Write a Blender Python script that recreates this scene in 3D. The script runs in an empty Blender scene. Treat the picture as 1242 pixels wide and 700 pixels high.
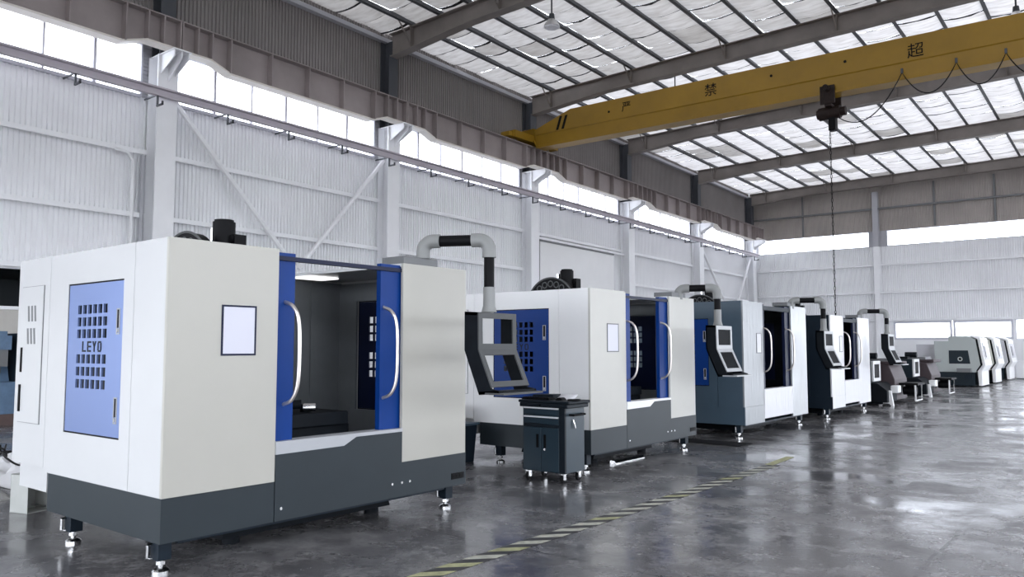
import bpy, bmesh, math, random
from mathutils import Vector, Matrix
random.seed(7)
S = bpy.context.scene
COL = S.collection
PI = math.pi

# ------------------------------------------------------------------ materials
def mat(name, col, rough=.5, metal=0., spec=.5, var=0., vscale=3., bump=0., bscale=30., coat=0., coat_ior=1.5, coat_rough=.1, rvar=0.):
    m = bpy.data.materials.new(name); m.use_nodes = True
    nt = m.node_tree; b = nt.nodes['Principled BSDF']
    b.inputs['Base Color'].default_value = (*col, 1)
    b.inputs['Roughness'].default_value = rough
    b.inputs['Metallic'].default_value = metal
    b.inputs['Specular IOR Level'].default_value = spec
    b.inputs['Coat Weight'].default_value = coat
    b.inputs['Coat IOR'].default_value = coat_ior
    b.inputs['Coat Roughness'].default_value = coat_rough
    tc = nt.nodes.new('ShaderNodeTexCoord')
    if var or rvar:
        n = nt.nodes.new('ShaderNodeTexNoise'); n.inputs['Scale'].default_value = vscale
        n.inputs['Detail'].default_value = 5; n.inputs['Roughness'].default_value = .6
        nt.links.new(tc.outputs['Object'], n.inputs['Vector'])
        if var:
            mr = nt.nodes.new('ShaderNodeMapRange')
            mr.inputs['From Min'].default_value = .3; mr.inputs['From Max'].default_value = .7
            mr.inputs['To Min'].default_value = 1 - var; mr.inputs['To Max'].default_value = 1 + var
            nt.links.new(n.outputs['Fac'], mr.inputs['Value'])
            mx = nt.nodes.new('ShaderNodeVectorMath'); mx.operation = 'SCALE'
            mx.inputs[0].default_value = col
            nt.links.new(mr.outputs['Result'], mx.inputs['Scale'])
            nt.links.new(mx.outputs['Vector'], b.inputs['Base Color'])
        if rvar:
            mr2 = nt.nodes.new('ShaderNodeMapRange')
            mr2.inputs['From Min'].default_value = .3; mr2.inputs['From Max'].default_value = .7
            mr2.inputs['To Min'].default_value = max(.02, rough - rvar); mr2.inputs['To Max'].default_value = rough + rvar
            nt.links.new(n.outputs['Fac'], mr2.inputs['Value'])
            nt.links.new(mr2.outputs['Result'], b.inputs['Roughness'])
    if bump:
        n2 = nt.nodes.new('ShaderNodeTexNoise'); n2.inputs['Scale'].default_value = bscale
        nt.links.new(tc.outputs['Object'], n2.inputs['Vector'])
        bp = nt.nodes.new('ShaderNodeBump'); bp.inputs['Strength'].default_value = bump
        bp.inputs['Distance'].default_value = .02
        nt.links.new(n2.outputs['Fac'], bp.inputs['Height'])
        nt.links.new(bp.outputs['Normal'], b.inputs['Normal'])
    return m

def film_mat(name, col, metal, rough):
    """sheet metal still under wavy protective film: vertical ripples"""
    m = mat(name, col, rough, metal)
    nt = m.node_tree; b = nt.nodes['Principled BSDF']
    tc = nt.nodes.new('ShaderNodeTexCoord'); mp = nt.nodes.new('ShaderNodeMapping')
    mp.inputs['Scale'].default_value = (5, 5, .9)
    n = nt.nodes.new('ShaderNodeTexNoise'); n.inputs['Scale'].default_value = 2.2; n.inputs['Detail'].default_value = 4
    nt.links.new(tc.outputs['Object'], mp.inputs['Vector']); nt.links.new(mp.outputs['Vector'], n.inputs['Vector'])
    bp = nt.nodes.new('ShaderNodeBump'); bp.inputs['Strength'].default_value = .35; bp.inputs['Distance'].default_value = .03
    nt.links.new(n.outputs['Fac'], bp.inputs['Height']); nt.links.new(bp.outputs['Normal'], b.inputs['Normal'])
    return m

M = {}
M['cream'] = mat('cream_paint', (.45, .437, .392), .38, var=.02, vscale=1.5, bump=.05, bscale=160)
M['creamlight'] = mat('light_cream_paint', (.52, .51, .47), .38, var=.02)
M['shellwhite'] = mat('glossy_white_paint', (.60, .605, .61), .25, var=.02, vscale=1.5)  # cream shell made whiter, daylight on the side panels put into the colour
M['white'] = mat('white_paint', (.80, .80, .80), .32, var=.02, vscale=1.5)
M['skirt'] = mat('grey_paint', (.022, .030, .036), .45, spec=.32, var=.06, vscale=2)
M['sill'] = mat('sill_paint', (.42, .43, .45), .4)
M['blue'] = mat('blue_paint', (.002, .036, .20), .4, spec=.2, var=.05)
M['bluefilm'] = mat('blue_paint_under_film', (.27, .36, .66), .3, .6)  # blue under film, paled in the colour for the daylight it reflects
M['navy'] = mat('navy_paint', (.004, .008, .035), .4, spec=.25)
M['slate'] = mat('slate_paint', (.045, .075, .105), .4, var=.08)
M['dslate'] = mat('dark_slate_paint', (.008, .015, .024), .45, spec=.2, var=.08)
M['steel'] = film_mat('brushed_steel_sheet', (.30, .31, .32), .5, .38)
M['steelfilm'] = film_mat('filmed_steel', (.44, .45, .46), .55, .35)
M['whitefilm'] = film_mat('filmed_white_sheet', (.66, .66, .68), .1, .3)
M['greyin'] = mat('interior_grey', (.16, .17, .18), .4, var=.12, vscale=2)
M['dark'] = mat('dark_casting', (.006, .008, .011), .55, spec=.12, var=.2, vscale=6)
M['black'] = mat('black', (.004, .004, .005), .5, spec=.12)
M['rubber'] = mat('black_rubber', (.008, .008, .009), .7, spec=.15)
M['lightgrey'] = mat('light_grey_cast', (.24, .245, .24), .45, var=.04)
M['midgrey'] = mat('mid_grey', (.16, .165, .17), .45)
M['bezel'] = mat('bezel_grey', (.085, .088, .09), .5, spec=.2)
M['bezel_l'] = mat('bezel_light', (.42, .43, .44), .4)
M['chrome'] = mat('chrome', (.72, .72, .72), .18, 1.)
M['handle'] = mat('brushed_handle', (.72, .66, .62), .28, .85)
M['paper'] = mat('paper', (.75, .75, .78), .6)
M['lilac'] = mat('lilac_sheet', (.62, .62, .70), .4)
M['alu'] = mat('bright_aluminium_strip', (.75, .76, .78), .4, .2)  # bright reflection of the chrome drawer strips painted as a whitish colour
M['lit'] = mat('lit_work_light', (.8, .8, .8), .4)
_b = M['lit'].node_tree.nodes['Principled BSDF']; _b.inputs['Emission Color'].default_value = (1, 1, 1, 1); _b.inputs['Emission Strength'].default_value = .9
M['screen'] = mat('dark_screen', (.005, .006, .008), .5, spec=.04)
M['cartblue'] = mat('cart_blue_grey', (.010, .026, .040), .38, var=.06)
M['cartdark'] = mat('cart_dark', (.006, .010, .015), .45, spec=.2)
M['brown'] = mat('brown_primer', (.10, .065, .06), .6, var=.2)
M['purple'] = mat('purple_brown_casting', (.042, .028, .032), .5, var=.15, vscale=3)
M['sage'] = mat('sage_grey_paint', (.38, .41, .40), .4, var=.02)
M['creamL'] = mat('cream_lathe_paint', (.62, .62, .55), .4)
M['greyL'] = mat('grey_lathe_paint', (.52, .52, .55), .4)
M['lathedark'] = mat('lathe_navy', (.003, .011, .018), .45, spec=.3)
M['yellow'] = mat('crane_yellow', (.29, .165, .010), .45, var=.13, vscale=.9)
M['hoist'] = mat('hoist_paint', (.022, .014, .012), .55, spec=.2, var=.3, vscale=8)
M['beamgrey'] = mat('girder_grey_paint', (.30, .26, .255), .55, var=.16, vscale=.7)
M['flange'] = mat('cream_flange_paint', (.72, .68, .62), .5, var=.08, vscale=1)  # cream flange, also lightened for the window glare on it
M['rafter'] = mat('rafter_steel_paint', (.20, .175, .16), .55, var=.15, vscale=1.2)
M['purlin'] = mat('purlin_steel', (.11, .115, .125), .5, .2)
M['colwhite'] = mat('column_white_paint', (.85, .855, .87), .45, var=.04, vscale=1)
M['coldark'] = mat('column_dark_paint', (.06, .065, .075), .5, var=.1)
M['wallwhite'] = mat('white_corrugated_sheet', (.86, .865, .88), .45, var=.05, vscale=.35)
M['wallgrey'] = mat('grey_corrugated_sheet', (.26, .24, .235), .5, var=.12, vscale=.5)
M['wallgreyfar'] = mat('weathered_grey_sheet', (.40, .365, .34), .5, var=.14, vscale=.5)  # lighter copy of the grey sheeting for the far upper wall
M['gutter'] = mat('eave_trim', (.42, .42, .45), .5)
M['conduit'] = mat('conductor_bar_paint', (.50, .46, .50), .5)
M['wframe'] = mat('window_frame_paint', (.60, .60, .66), .5)  # pale frames, window bloom put into their paint
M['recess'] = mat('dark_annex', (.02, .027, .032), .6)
M['annexwall'] = mat('beige_annex_wall', (.52, .50, .46), .6, var=.05)
M['devblue'] = mat('pale_blue_casting', (.10, .17, .27), .5, var=.25, vscale=3)
M['tapey'] = mat('tape_yellow_white', (.36, .36, .20), .55, var=.35, vscale=7)
M['tapew'] = mat('tape_worn_white', (.42, .42, .36), .55, var=.35, vscale=9)
M['tapek'] = mat('tape_black', (.03, .03, .033), .5, var=.3, vscale=7)
M['boxmetal'] = mat('grey_green_sheet_metal', (.40, .41, .39), .5, var=.08)
M['film'] = mat('white_plastic_film', (.78, .78, .80), .3)
M['lampmetal'] = mat('lamp_aluminium', (.7, .7, .7), .3, .7)
M['gravel'] = mat('grey_packing', (.30, .30, .29), .8, var=.4, vscale=12)
M['seam'] = mat('roof_seam_dark', (.02, .02, .022), .8)

def foil_mat(name, col, trans):
    m = bpy.data.materials.new(name); m.use_nodes = True
    nt = m.node_tree; nt.nodes.clear()
    out = nt.nodes.new('ShaderNodeOutputMaterial')
    tc = nt.nodes.new('ShaderNodeTexCoord')
    mp = nt.nodes.new('ShaderNodeMapping'); mp.inputs['Scale'].default_value = (1.2, 5, 1)
    n = nt.nodes.new('ShaderNodeTexNoise'); n.inputs['Scale'].default_value = 1.3; n.inputs['Detail'].default_value = 6
    nt.links.new(tc.outputs['Object'], mp.inputs['Vector']); nt.links.new(mp.outputs['Vector'], n.inputs['Vector'])
    cr = nt.nodes.new('ShaderNodeValToRGB')
    cr.color_ramp.elements[0].position = .25; cr.color_ramp.elements[0].color = (col[0]*.72, col[1]*.70, col[2]*.68, 1)
    cr.color_ramp.elements[1].position = .6; cr.color_ramp.elements[1].color = (*col, 1)
    nt.links.new(n.outputs['Fac'], cr.inputs['Fac'])
    d = nt.nodes.new('ShaderNodeBsdfDiffuse'); t = nt.nodes.new('ShaderNodeBsdfTranslucent')
    g = nt.nodes.new('ShaderNodeBsdfGlossy'); g.inputs['Roughness'].default_value = .35
    g.inputs['Color'].default_value = (.8, .8, .8, 1)
    nt.links.new(cr.outputs['Color'], d.inputs['Color']); nt.links.new(cr.outputs['Color'], t.inputs['Color'])
    mx = nt.nodes.new('ShaderNodeMixShader'); mx.inputs['Fac'].default_value = trans
    nt.links.new(d.outputs[0], mx.inputs[1]); nt.links.new(t.outputs[0], mx.inputs[2])
    m2 = nt.nodes.new('ShaderNodeMixShader'); m2.inputs['Fac'].default_value = .12
    nt.links.new(mx.outputs[0], m2.inputs[1]); nt.links.new(g.outputs[0], m2.inputs[2])
    bp = nt.nodes.new('ShaderNodeBump'); bp.inputs['Strength'].default_value = .5; bp.inputs['Distance'].default_value = .05
    nt.links.new(n.outputs['Fac'], bp.inputs['Height'])
    for q in (d, t, g): nt.links.new(bp.outputs['Normal'], q.inputs['Normal'])
    nt.links.new(m2.outputs[0], out.inputs['Surface'])
    return m
M['foilA'] = foil_mat('roof_foil_dull', (.70, .67, .64), .08)  # foil graded by bay: roof light put into colour and translucency
M['foilC'] = foil_mat('roof_foil_thin', (.84, .815, .81), .155)
M['foilB'] = foil_mat('roof_foil_bright', (.78, .755, .735), .105)

def pane_mat():
    m = bpy.data.materials.new('hazy_window_pane'); m.use_nodes = True
    nt = m.node_tree; nt.nodes.clear()
    out = nt.nodes.new('ShaderNodeOutputMaterial')
    tr = nt.nodes.new('ShaderNodeBsdfTransparent'); tr.inputs['Color'].default_value = (.95, .97, 1, 1)
    tl = nt.nodes.new('ShaderNodeBsdfTranslucent'); tl.inputs['Color'].default_value = (.9, .9, .92, 1)
    gl = nt.nodes.new('ShaderNodeBsdfGlossy'); gl.inputs['Roughness'].default_value = .1
    fr = nt.nodes.new('ShaderNodeFresnel'); fr.inputs['IOR'].default_value = 1.3
    a = nt.nodes.new('ShaderNodeMixShader'); a.inputs['Fac'].default_value = .25
    nt.links.new(tr.outputs[0], a.inputs[1]); nt.links.new(tl.outputs[0], a.inputs[2])
    b = nt.nodes.new('ShaderNodeMixShader'); nt.links.new(fr.outputs[0], b.inputs['Fac'])
    nt.links.new(a.outputs[0], b.inputs[1]); nt.links.new(gl.outputs[0], b.inputs[2])
    nt.links.new(b.outputs[0], out.inputs['Surface'])
    return m
M['pane'] = pane_mat()

def door_glass():
    m = bpy.data.materials.new('tinted_door_glass'); m.use_nodes = True
    nt = m.node_tree; nt.nodes.clear()
    out = nt.nodes.new('ShaderNodeOutputMaterial')
    tr = nt.nodes.new('ShaderNodeBsdfTransparent'); tr.inputs['Color'].default_value = (.5, .55, .6, 1)
    gl = nt.nodes.new('ShaderNodeBsdfGlossy'); gl.inputs['Roughness'].default_value = .03
    fr = nt.nodes.new('ShaderNodeFresnel')
    b = nt.nodes.new('ShaderNodeMixShader'); nt.links.new(fr.outputs[0], b.inputs['Fac'])
    nt.links.new(tr.outputs[0], b.inputs[1]); nt.links.new(gl.outputs[0], b.inputs[2])
    nt.links.new(b.outputs[0], out.inputs['Surface'])
    return m
M['glass'] = door_glass()

def floor_mat():
    m = bpy.data.materials.new('polished_concrete'); m.use_nodes = True
    nt = m.node_tree; L = nt.links; b = nt.nodes['Principled BSDF']
    tc = nt.nodes.new('ShaderNodeTexCoord')
    def noise(scale, detail=6, rough=.6, stretch=(1, 1, 1), dist=0):
        mp = nt.nodes.new('ShaderNodeMapping'); mp.inputs['Scale'].default_value = stretch
        n = nt.nodes.new('ShaderNodeTexNoise'); n.inputs['Scale'].default_value = scale
        n.inputs['Detail'].default_value = detail; n.inputs['Roughness'].default_value = rough
        n.inputs['Distortion'].default_value = dist
        L.new(tc.outputs['Object'], mp.inputs['Vector']); L.new(mp.outputs['Vector'], n.inputs['Vector'])
        return n.outputs['Fac']
    def math_(op, a, c=None, d=None):
        n = nt.nodes.new('ShaderNodeMath'); n.operation = op
        for i, v in enumerate((a, c, d)):
            if v is None: continue
            if isinstance(v, (int, float)): n.inputs[i].default_value = v
            else: L.new(v, n.inputs[i])
        return n.outputs[0]
    def rng(v, a, c, lo, hi):
        n = nt.nodes.new('ShaderNodeMapRange'); L.new(v, n.inputs['Value'])
        for k, x in zip(('From Min', 'From Max', 'To Min', 'To Max'), (a, c, lo, hi)): n.inputs[k].default_value = x
        return n.outputs['Result']
    big = noise(.35, 5, .6, (1, 1, 1), .2)
    mid = noise(2.6, 9, .72, (1, 1, 1), .25)
    fine = noise(14, 6, .7)
    streak = noise(.8, 8, .7, (1, 1, 1), .2)
    v = math_('ADD', math_('MULTIPLY', big, .35), math_('ADD', math_('MULTIPLY', mid, .45), math_('MULTIPLY', fine, .2)))
    cr = nt.nodes.new('ShaderNodeValToRGB')
    e = cr.color_ramp.elements
    e[0].position = .36; e[0].color = (.034, .034, .039, 1)
    e[1].position = .64; e[1].color = (.34, .335, .338, 1)
    x = e.new(.5); x.color = (.125, .122, .127, 1)
    L.new(v, cr.inputs['Fac'])
    sep = nt.nodes.new('ShaderNodeSeparateXYZ'); L.new(tc.outputs['Object'], sep.inputs[0])
    jit = math_('MULTIPLY', math_('SUBTRACT', noise(1.2, 4), .5), .10)
    def joint(axis, off, period, w):
        p = math_('SUBTRACT', math_('ADD', sep.outputs[axis], jit), off)
        q = math_('PINGPONG', p, period / 2)
        return math_('LESS_THAN', q, w)
    jm = math_('MAXIMUM', joint('X', -1.32, 6.0, .016), joint('Y', 12.1, 7.0, .012))
    crack = noise(.55, 9, .75, (1, 1, 1), 2.2)
    cm = math_('LESS_THAN', math_('ABSOLUTE', math_('SUBTRACT', crack, .5)), .0012)
    dm = math_('MAXIMUM', jm, math_('MULTIPLY', cm, .6))
    mx = nt.nodes.new('ShaderNodeMix'); mx.data_type = 'RGBA'
    L.new(math_('MULTIPLY', dm, .75), mx.inputs['Factor']); L.new(cr.outputs['Color'], mx.inputs['A'])
    mx.inputs['B'].default_value = (.02, .02, .022, 1)
    L.new(mx.outputs['Result'], b.inputs['Base Color'])
    ro = math_('ADD', rng(streak, .38, .62, .05, .36), math_('MULTIPLY', fine, .06))
    L.new(ro, b.inputs['Roughness'])
    b.inputs['Specular IOR Level'].default_value = 1.0
    bp = nt.nodes.new('ShaderNodeBump'); bp.inputs['Strength'].default_value = .07; bp.inputs['Distance'].default_value = .02
    hh = math_('ADD', math_('MULTIPLY', mid, .9), math_('ADD', math_('MULTIPLY', big, 1.2), math_('MULTIPLY', fine, .12)))
    L.new(hh, bp.inputs['Height']); L.new(bp.outputs['Normal'], b.inputs['Normal'])
    return m
M['floor'] = floor_mat()

# ------------------------------------------------------------------ mesh builder
def bz(z, y):                     # the hall's eaves run very slightly downhill towards the far gable
    return z * (1 - .0017 * (y - 6))

class MB:
    def __init__(s): s.v = []; s.f = []; s.m = []; s.c = 0
    def mi(s, i): s.c = i; return s
    def add(s, vs, fs):
        o = len(s.v); s.v += [tuple(p) for p in vs]
        s.f += [[o + i for i in f] for f in fs]; s.m += [s.c] * len(fs)
    def box(s, x0, x1, y0, y1, z0, z1):
        vs = [(x, y, z) for x in (x0, x1) for y in (y0, y1) for z in (z0, z1)]
        s.add(vs, [(0, 1, 3, 2), (4, 6, 7, 5), (0, 4, 5, 1), (2, 3, 7, 6), (0, 2, 6, 4), (1, 5, 7, 3)]); return s
    def prism(s, poly, axis, a, b):
        def mp(u, v, w): return {'x': (w, u, v), 'y': (u, w, v), 'z': (u, v, w)}[axis]
        n = len(poly)
        vs = [mp(u, v, a) for u, v in poly] + [mp(u, v, b) for u, v in poly]
        s.add(vs, [tuple(range(n))[::-1], tuple(range(n, 2 * n))] + [(i, (i + 1) % n, n + (i + 1) % n, n + i) for i in range(n)]); return s
    def tube(s, path, r, n=10, rs=None):
        P = [Vector(p) for p in path]; rings = []
        t0 = (P[1] - P[0]).normalized()
        up = Vector((0, 0, 1)) if abs(t0.z) < .9 else Vector((1, 0, 0))
        a = t0.cross(up).normalized()
        vs = []
        for i, p in enumerate(P):
            t = (P[min(i + 1, len(P) - 1)] - P[max(i - 1, 0)]).normalized()
            a = (a - t * a.dot(t)).normalized(); b = t.cross(a)
            rr = rs[i] if rs else r
            for k in range(n):
                th = 2 * PI * k / n
                vs.append(p + a * (rr * math.cos(th)) + b * (rr * math.sin(th)))
        fs = []
        for i in range(len(P) - 1):
            for k in range(n):
                fs.append((i * n + k, i * n + (k + 1) % n, (i + 1) * n + (k + 1) % n, (i + 1) * n + k))
        fs += [tuple(range(n))[::-1], tuple((len(P) - 1) * n + k for k in range(n))]
        s.add(vs, fs); return s
    def sqtube(s, path, hw, hh):          # rectangular-section straight bar along path of 2 points
        p, q = Vector(path[0]), Vector(path[1]); t = (q - p).normalized()
        up = Vector((0, 0, 1)) if abs(t.z) < .95 else Vector((1, 0, 0))
        a = t.cross(up).normalized(); b = a.cross(t)
        vs = [c + a * (hw * i) + b * (hh * j) for c in (p, q) for i, j in ((-1, -1), (1, -1), (1, 1), (-1, 1))]
        s.add(vs, [(3, 2, 1, 0), (4, 5, 6, 7)] + [(i, (i + 1) % 4, 4 + (i + 1) % 4, 4 + i) for i in range(4)]); return s
    def cyl(s, p, q, r, n=20, r2=None):
        return s.tube([p, q], r, n, rs=[r, r if r2 is None else r2])
    def plate(s, ub, vb, hole, w0, w1, axis):
        """rectangular-celled plate with real holes; axis = thickness axis"""
        def mp(u, v, w): return {'x': (w, u, v), 'y': (u, w, v), 'z': (u, v, w)}[axis]
        nu, nv = len(ub) - 1, len(vb) - 1
        idx = {}
        vs = []
        def V(i, j, k):
            if (i, j, k) not in idx:
                idx[(i, j, k)] = len(vs); vs.append(mp(ub[i], vb[j], (w0, w1)[k]))
            return idx[(i, j, k)]
        sol = lambda i, j: 0 <= i < nu and 0 <= j < nv and not hole(i, j)
        fs = []
        for i in range(nu):
            for j in range(nv):
                if not sol(i, j): continue
                for k in (0, 1): fs.append((V(i, j, k), V(i + 1, j, k), V(i + 1, j + 1, k), V(i, j + 1, k)))
                if not sol(i - 1, j): fs.append((V(i, j, 0), V(i, j + 1, 0), V(i, j + 1, 1), V(i, j, 1)))
                if not sol(i + 1, j): fs.append((V(i + 1, j, 0), V(i + 1, j + 1, 0), V(i + 1, j + 1, 1), V(i + 1, j, 1)))
                if not sol(i, j - 1): fs.append((V(i, j, 0), V(i + 1, j, 0), V(i + 1, j, 1), V(i, j, 1)))
                if not sol(i, j + 1): fs.append((V(i, j + 1, 0), V(i + 1, j + 1, 0), V(i + 1, j + 1, 1), V(i, j + 1, 1)))
        s.add(vs, fs); return s
    def frame(s, u0, u1, v0, v1, bw, w0, w1, axis):
        return s.plate([u0, u0 + bw, u1 - bw, u1], [v0, v0 + bw, v1 - bw, v1], lambda i, j: i == 1 and j == 1, w0, w1, axis)
    def build(s, name, mats, parent=None, smooth=True, bevel=0., warp=False, recalc=True):
        if not isinstance(mats, (list, tuple)): mats = [mats]
        vs = [(x, y, bz(z, y)) for x, y, z in s.v] if warp else s.v
        me = bpy.data.meshes.new(name)
        me.from_pydata(vs, [], s.f)
        for m in mats: me.materials.append(m)
        for p, i in zip(me.polygons, s.m): p.material_index = i
        if recalc:
            b = bmesh.new(); b.from_mesh(me); bmesh.ops.recalc_face_normals(b, faces=b.faces); b.to_mesh(me); b.free()
        if smooth:
            me.shade_smooth(); me.set_sharp_from_angle(angle=math.radians(32))
        o = bpy.data.objects.new(name, me); COL.objects.link(o)
        if parent: o.parent = parent
        if bevel:
            bv = o.modifiers.new('bevel', 'BEVEL'); bv.width = bevel; bv.segments = 2
            bv.limit_method = 'ANGLE'; bv.angle_limit = math.radians(40)
        return o

def thing(name, label, cat, loc=(0, 0, 0), rotz=0., group=None):
    o = bpy.data.objects.new(name, None); COL.objects.link(o)
    o.empty_display_size = .2; o.location = loc; o.rotation_euler = (0, 0, rotz)
    o['label'] = label; o['category'] = cat
    if group: o['group'] = group
    return o
def tag(o, label, cat, group=None):
    o['label'] = label; o['category'] = cat
    if group: o['group'] = group
    return o
def struct(o, label=None):
    o['kind'] = 'structure'
    if label: o['label'] = label
    return o

def text_mb(txt, size, font=None):
    c = bpy.data.curves.new('t', 'FONT'); c.body = txt; c.size = size; c.align_x = 'CENTER'; c.align_y = 'CENTER'
    c.resolution_u = 3; c.extrude = .004
    ob = bpy.data.objects.new('t', c); COL.objects.link(ob)
    bpy.context.view_layer.update()
    dg = bpy.context.evaluated_depsgraph_get()
    me = bpy.data.meshes.new_from_object(ob.evaluated_get(dg))
    vs = [v.co.copy() for v in me.vertices]; fs = [tuple(p.vertices) for p in me.polygons]
    bpy.data.objects.remove(ob); bpy.data.curves.remove(c); bpy.data.meshes.remove(me)
    return vs, fs

# ------------------------------------------------------------------ the hall
COLS = [2.25 + 7.95 * k for k in range(-1, 7)]     # column lines along the left wall
FAR = 50.6
XL = -20.0
RX = 7.0

f = MB().box(-34, RX + .5, -12, 56, -.25, 0).build('floor', M['floor']); struct(f)

def corrugated(name, m, a0, a1, zf0, zf1, plane, along, warp=False, pitch=.2, depth=.045, normal=1):
    pitch = .115; depth = .048
    """trapezoid sheeting; along='y' -> sheet in plane x=plane, else in plane y=plane"""
    prof = [(0, 0), (.5, 0), (.62, 1), (.88, 1), (1, 0)]
    us = []
    n = max(1, int(round((a1 - a0) / pitch)))
    p = (a1 - a0) / n
    for i in range(n):
        for u, d in prof[:-1]: us.append((a0 + (i + u) * p, d * depth))
    us.append((a1, 0))
    mb = MB()
    def pt(u, d, z): return (plane + normal * d, u, z) if along == 'y' else (u, plane + normal * d, z)
    vs = []; fs = []
    for u, d in us:
        vs.append(pt(u, d, zf0)); vs.append(pt(u, d, zf1))
    for i in range(len(us) - 1):
        fs.append((2 * i, 2 * i + 2, 2 * i + 3, 2 * i + 1))
    mb.add(vs, fs)
    # flat backing skin of the sheet
    if along == 'y': mb.box(plane - normal * .06, plane - normal * .03, a0, a1, zf0, zf1)
    else: mb.box(a0, a1, plane - normal * .06, plane - normal * .03, zf0, zf1)
    return mb.build(name, m, smooth=False, warp=warp, recalc=False)

# left wall: white lower sheeting (with an opening at the near bay), window strip, dark upper sheeting
yA = -8.0
mbs = []
struct(corrugated('wall_left', M['wallwhite'], yA, FAR, 3.42, 8.12, XL - .05, 'y', warp=True))
w = corrugated('wall_left', M['wallwhite'], 10.2, FAR, 0, 3.42, XL - .05, 'y', warp=True); struct(w)
struct(corrugated('wall_left_upper', M['wallgrey'], yA, FAR, 9.55, 12.85, XL - .05, 'y', warp=True))
# annex seen through the low opening in the near bay, its shade painted as near-black walls
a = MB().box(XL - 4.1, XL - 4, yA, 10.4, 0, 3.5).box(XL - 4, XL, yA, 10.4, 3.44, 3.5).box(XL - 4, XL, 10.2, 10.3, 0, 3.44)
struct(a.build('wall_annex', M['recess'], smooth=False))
a = MB().box(XL - .12, XL - .02, yA, 10.2, 0, 2.45)
struct(a.build('wall_annex_low', M['annexwall'], smooth=False))
a = MB().box(XL - .14, XL + .03, yA, 10.2, 2.45, 2.53).box(XL - .14, XL + .05, yA, 10.2, 3.38, 3.46)
struct(a.build('trim_1', M['colwhite'], smooth=False))

# girts (horizontal angles) per bay
def girt(y0, y1, z, x=XL + .05):
    mb = MB().box(x, x + .11, y0, y1, z - .045, z + .045).box(x + .09, x + .13, y0, y1, z - .075, z + .05)
    struct(mb.build('wall_girt', M['colwhite'], smooth=False, warp=True), 'white horizontal girt on the left wall')
for k in range(len(COLS) - 1):
    y0, y1 = COLS[k] + .32, COLS[k + 1] - .32
    for z in (6.65, 5.0, 3.5):
        if k == 4 and z != 6.65:
            continue
        girt(y0, y1, z)

# window strip of each bay
def left_window(n, y0, y1):
    z0, z1 = 8.12, 9.6
    mb = MB().box(XL - .08, XL + .06, y0, y1, z0 - .03, z0 + .05).box(XL - .08, XL + .06, y0, y1, z1 - .08, z1)
    cnt = 6; ys = [y0 + (y1 - y0) * i / cnt for i in range(cnt + 1)]
    for i, y in enumerate(ys):
        hw = .035 if i % 2 else .022
        mb.box(XL - .05, XL + .05, y - hw, y + hw, z0, z1)
    fr = mb.build('window_%d' % n, M['wframe'], smooth=False, warp=True); struct(fr)
    p = MB().add([(XL - .02, y0, z0), (XL - .02, y1, z0), (XL - .02, y1, z1), (XL - .02, y0, z1)], [(0, 1, 2, 3)])
    mbp = MB(); mbp.add([(XL - .02, y0, z0), (XL - .02, y1, z0), (XL - .02, y1, z1), (XL - .02, y0, z1)], [(0, 1, 2, 3)])
    mbp.build('window_pane', M['pane'], fr, smooth=False, warp=True, recalc=False)
nwin = 0
for k in range(len(COLS) - 1):
    nwin += 1
    left_window(nwin, COLS[k] + .45, COLS[k + 1] - .45)
    # louvred piers beside the columns
for y in COLS:
    mb = MB().box(XL - .1, XL - .02, y - .45, y + .45, 8.12, 9.6)
    for i in range(14): mb.box(XL - .02, XL + .01, y - .45, y + .45, 8.15 + i * .10, 8.20 + i * .10)
    struct(mb.build('wall_left_pier', M['gutter'], smooth=False, warp=True))

# steel columns: white lower H column carrying the runway, dark upper column carrying the rafter
for k, y in enumerate(COLS):
    mb = MB()
    mb.box(XL + .06, XL + .50, y - .014, y + .014, 0, 9.2)                # web
    mb.box(XL + .02, XL + .06, y - .27, y + .27, 0, 9.2).box(XL + .50, XL + .54, y - .27, y + .27, 0, 9.2)
    mb.box(XL + .04, XL + 1.25, y - .24, y + .24, 9.18, 9.21)                # cap plate
    mb.prism([(XL + .54, 8.55), (XL + .6, 8.55), (XL + 1.2, 9.0), (XL + 1.2, 9.18), (XL + .54, 9.18)], 'y', y - .012, y + .012)
    for dy in (-.19, .19): mb.prism([(XL + .54, 8.7), (XL + 1.2, 9.02), (XL + 1.2, 9.18), (XL + .54, 9.18)], 'y', y + dy - .012, y + dy + .012)
    struct(mb.build('steel_column', M['colwhite'], smooth=False, warp=True), 'white steel column against the left wall')
    mb = MB()
    mb.box(XL + .06, XL + .42, y - .012, y + .012, 9.2, 12.3)
    mb.box(XL + .02, XL + .06, y - .2, y + .2, 9.2, 12.3).box(XL + .42, XL + .46, y - .2, y + .2, 9.2, 11.75)
    struct(mb.build('upper_column', M['coldark'], smooth=False, warp=True), 'dark upper column above the crane runway')

# downpipes next to the first column
mb = MB().tube([(XL + .16, 9.55, 0), (XL + .16, 9.55, 6.35), (XL + .16, 9.4, 6.55), (XL + .16, 9.1, 6.6)], .05, 8)
tag(mb.build('downpipe', M['colwhite'], warp=True), 'white downpipe left of the first visible column', 'pipe')
mb = MB().tube([(XL + .16, 9.8, 0), (XL + .16, 9.8, 6.55)], .06, 8)
tag(mb.build('downpipe', M['gutter'], warp=True), 'grey downpipe squeezed between the white downpipe and the column', 'pipe')

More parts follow.
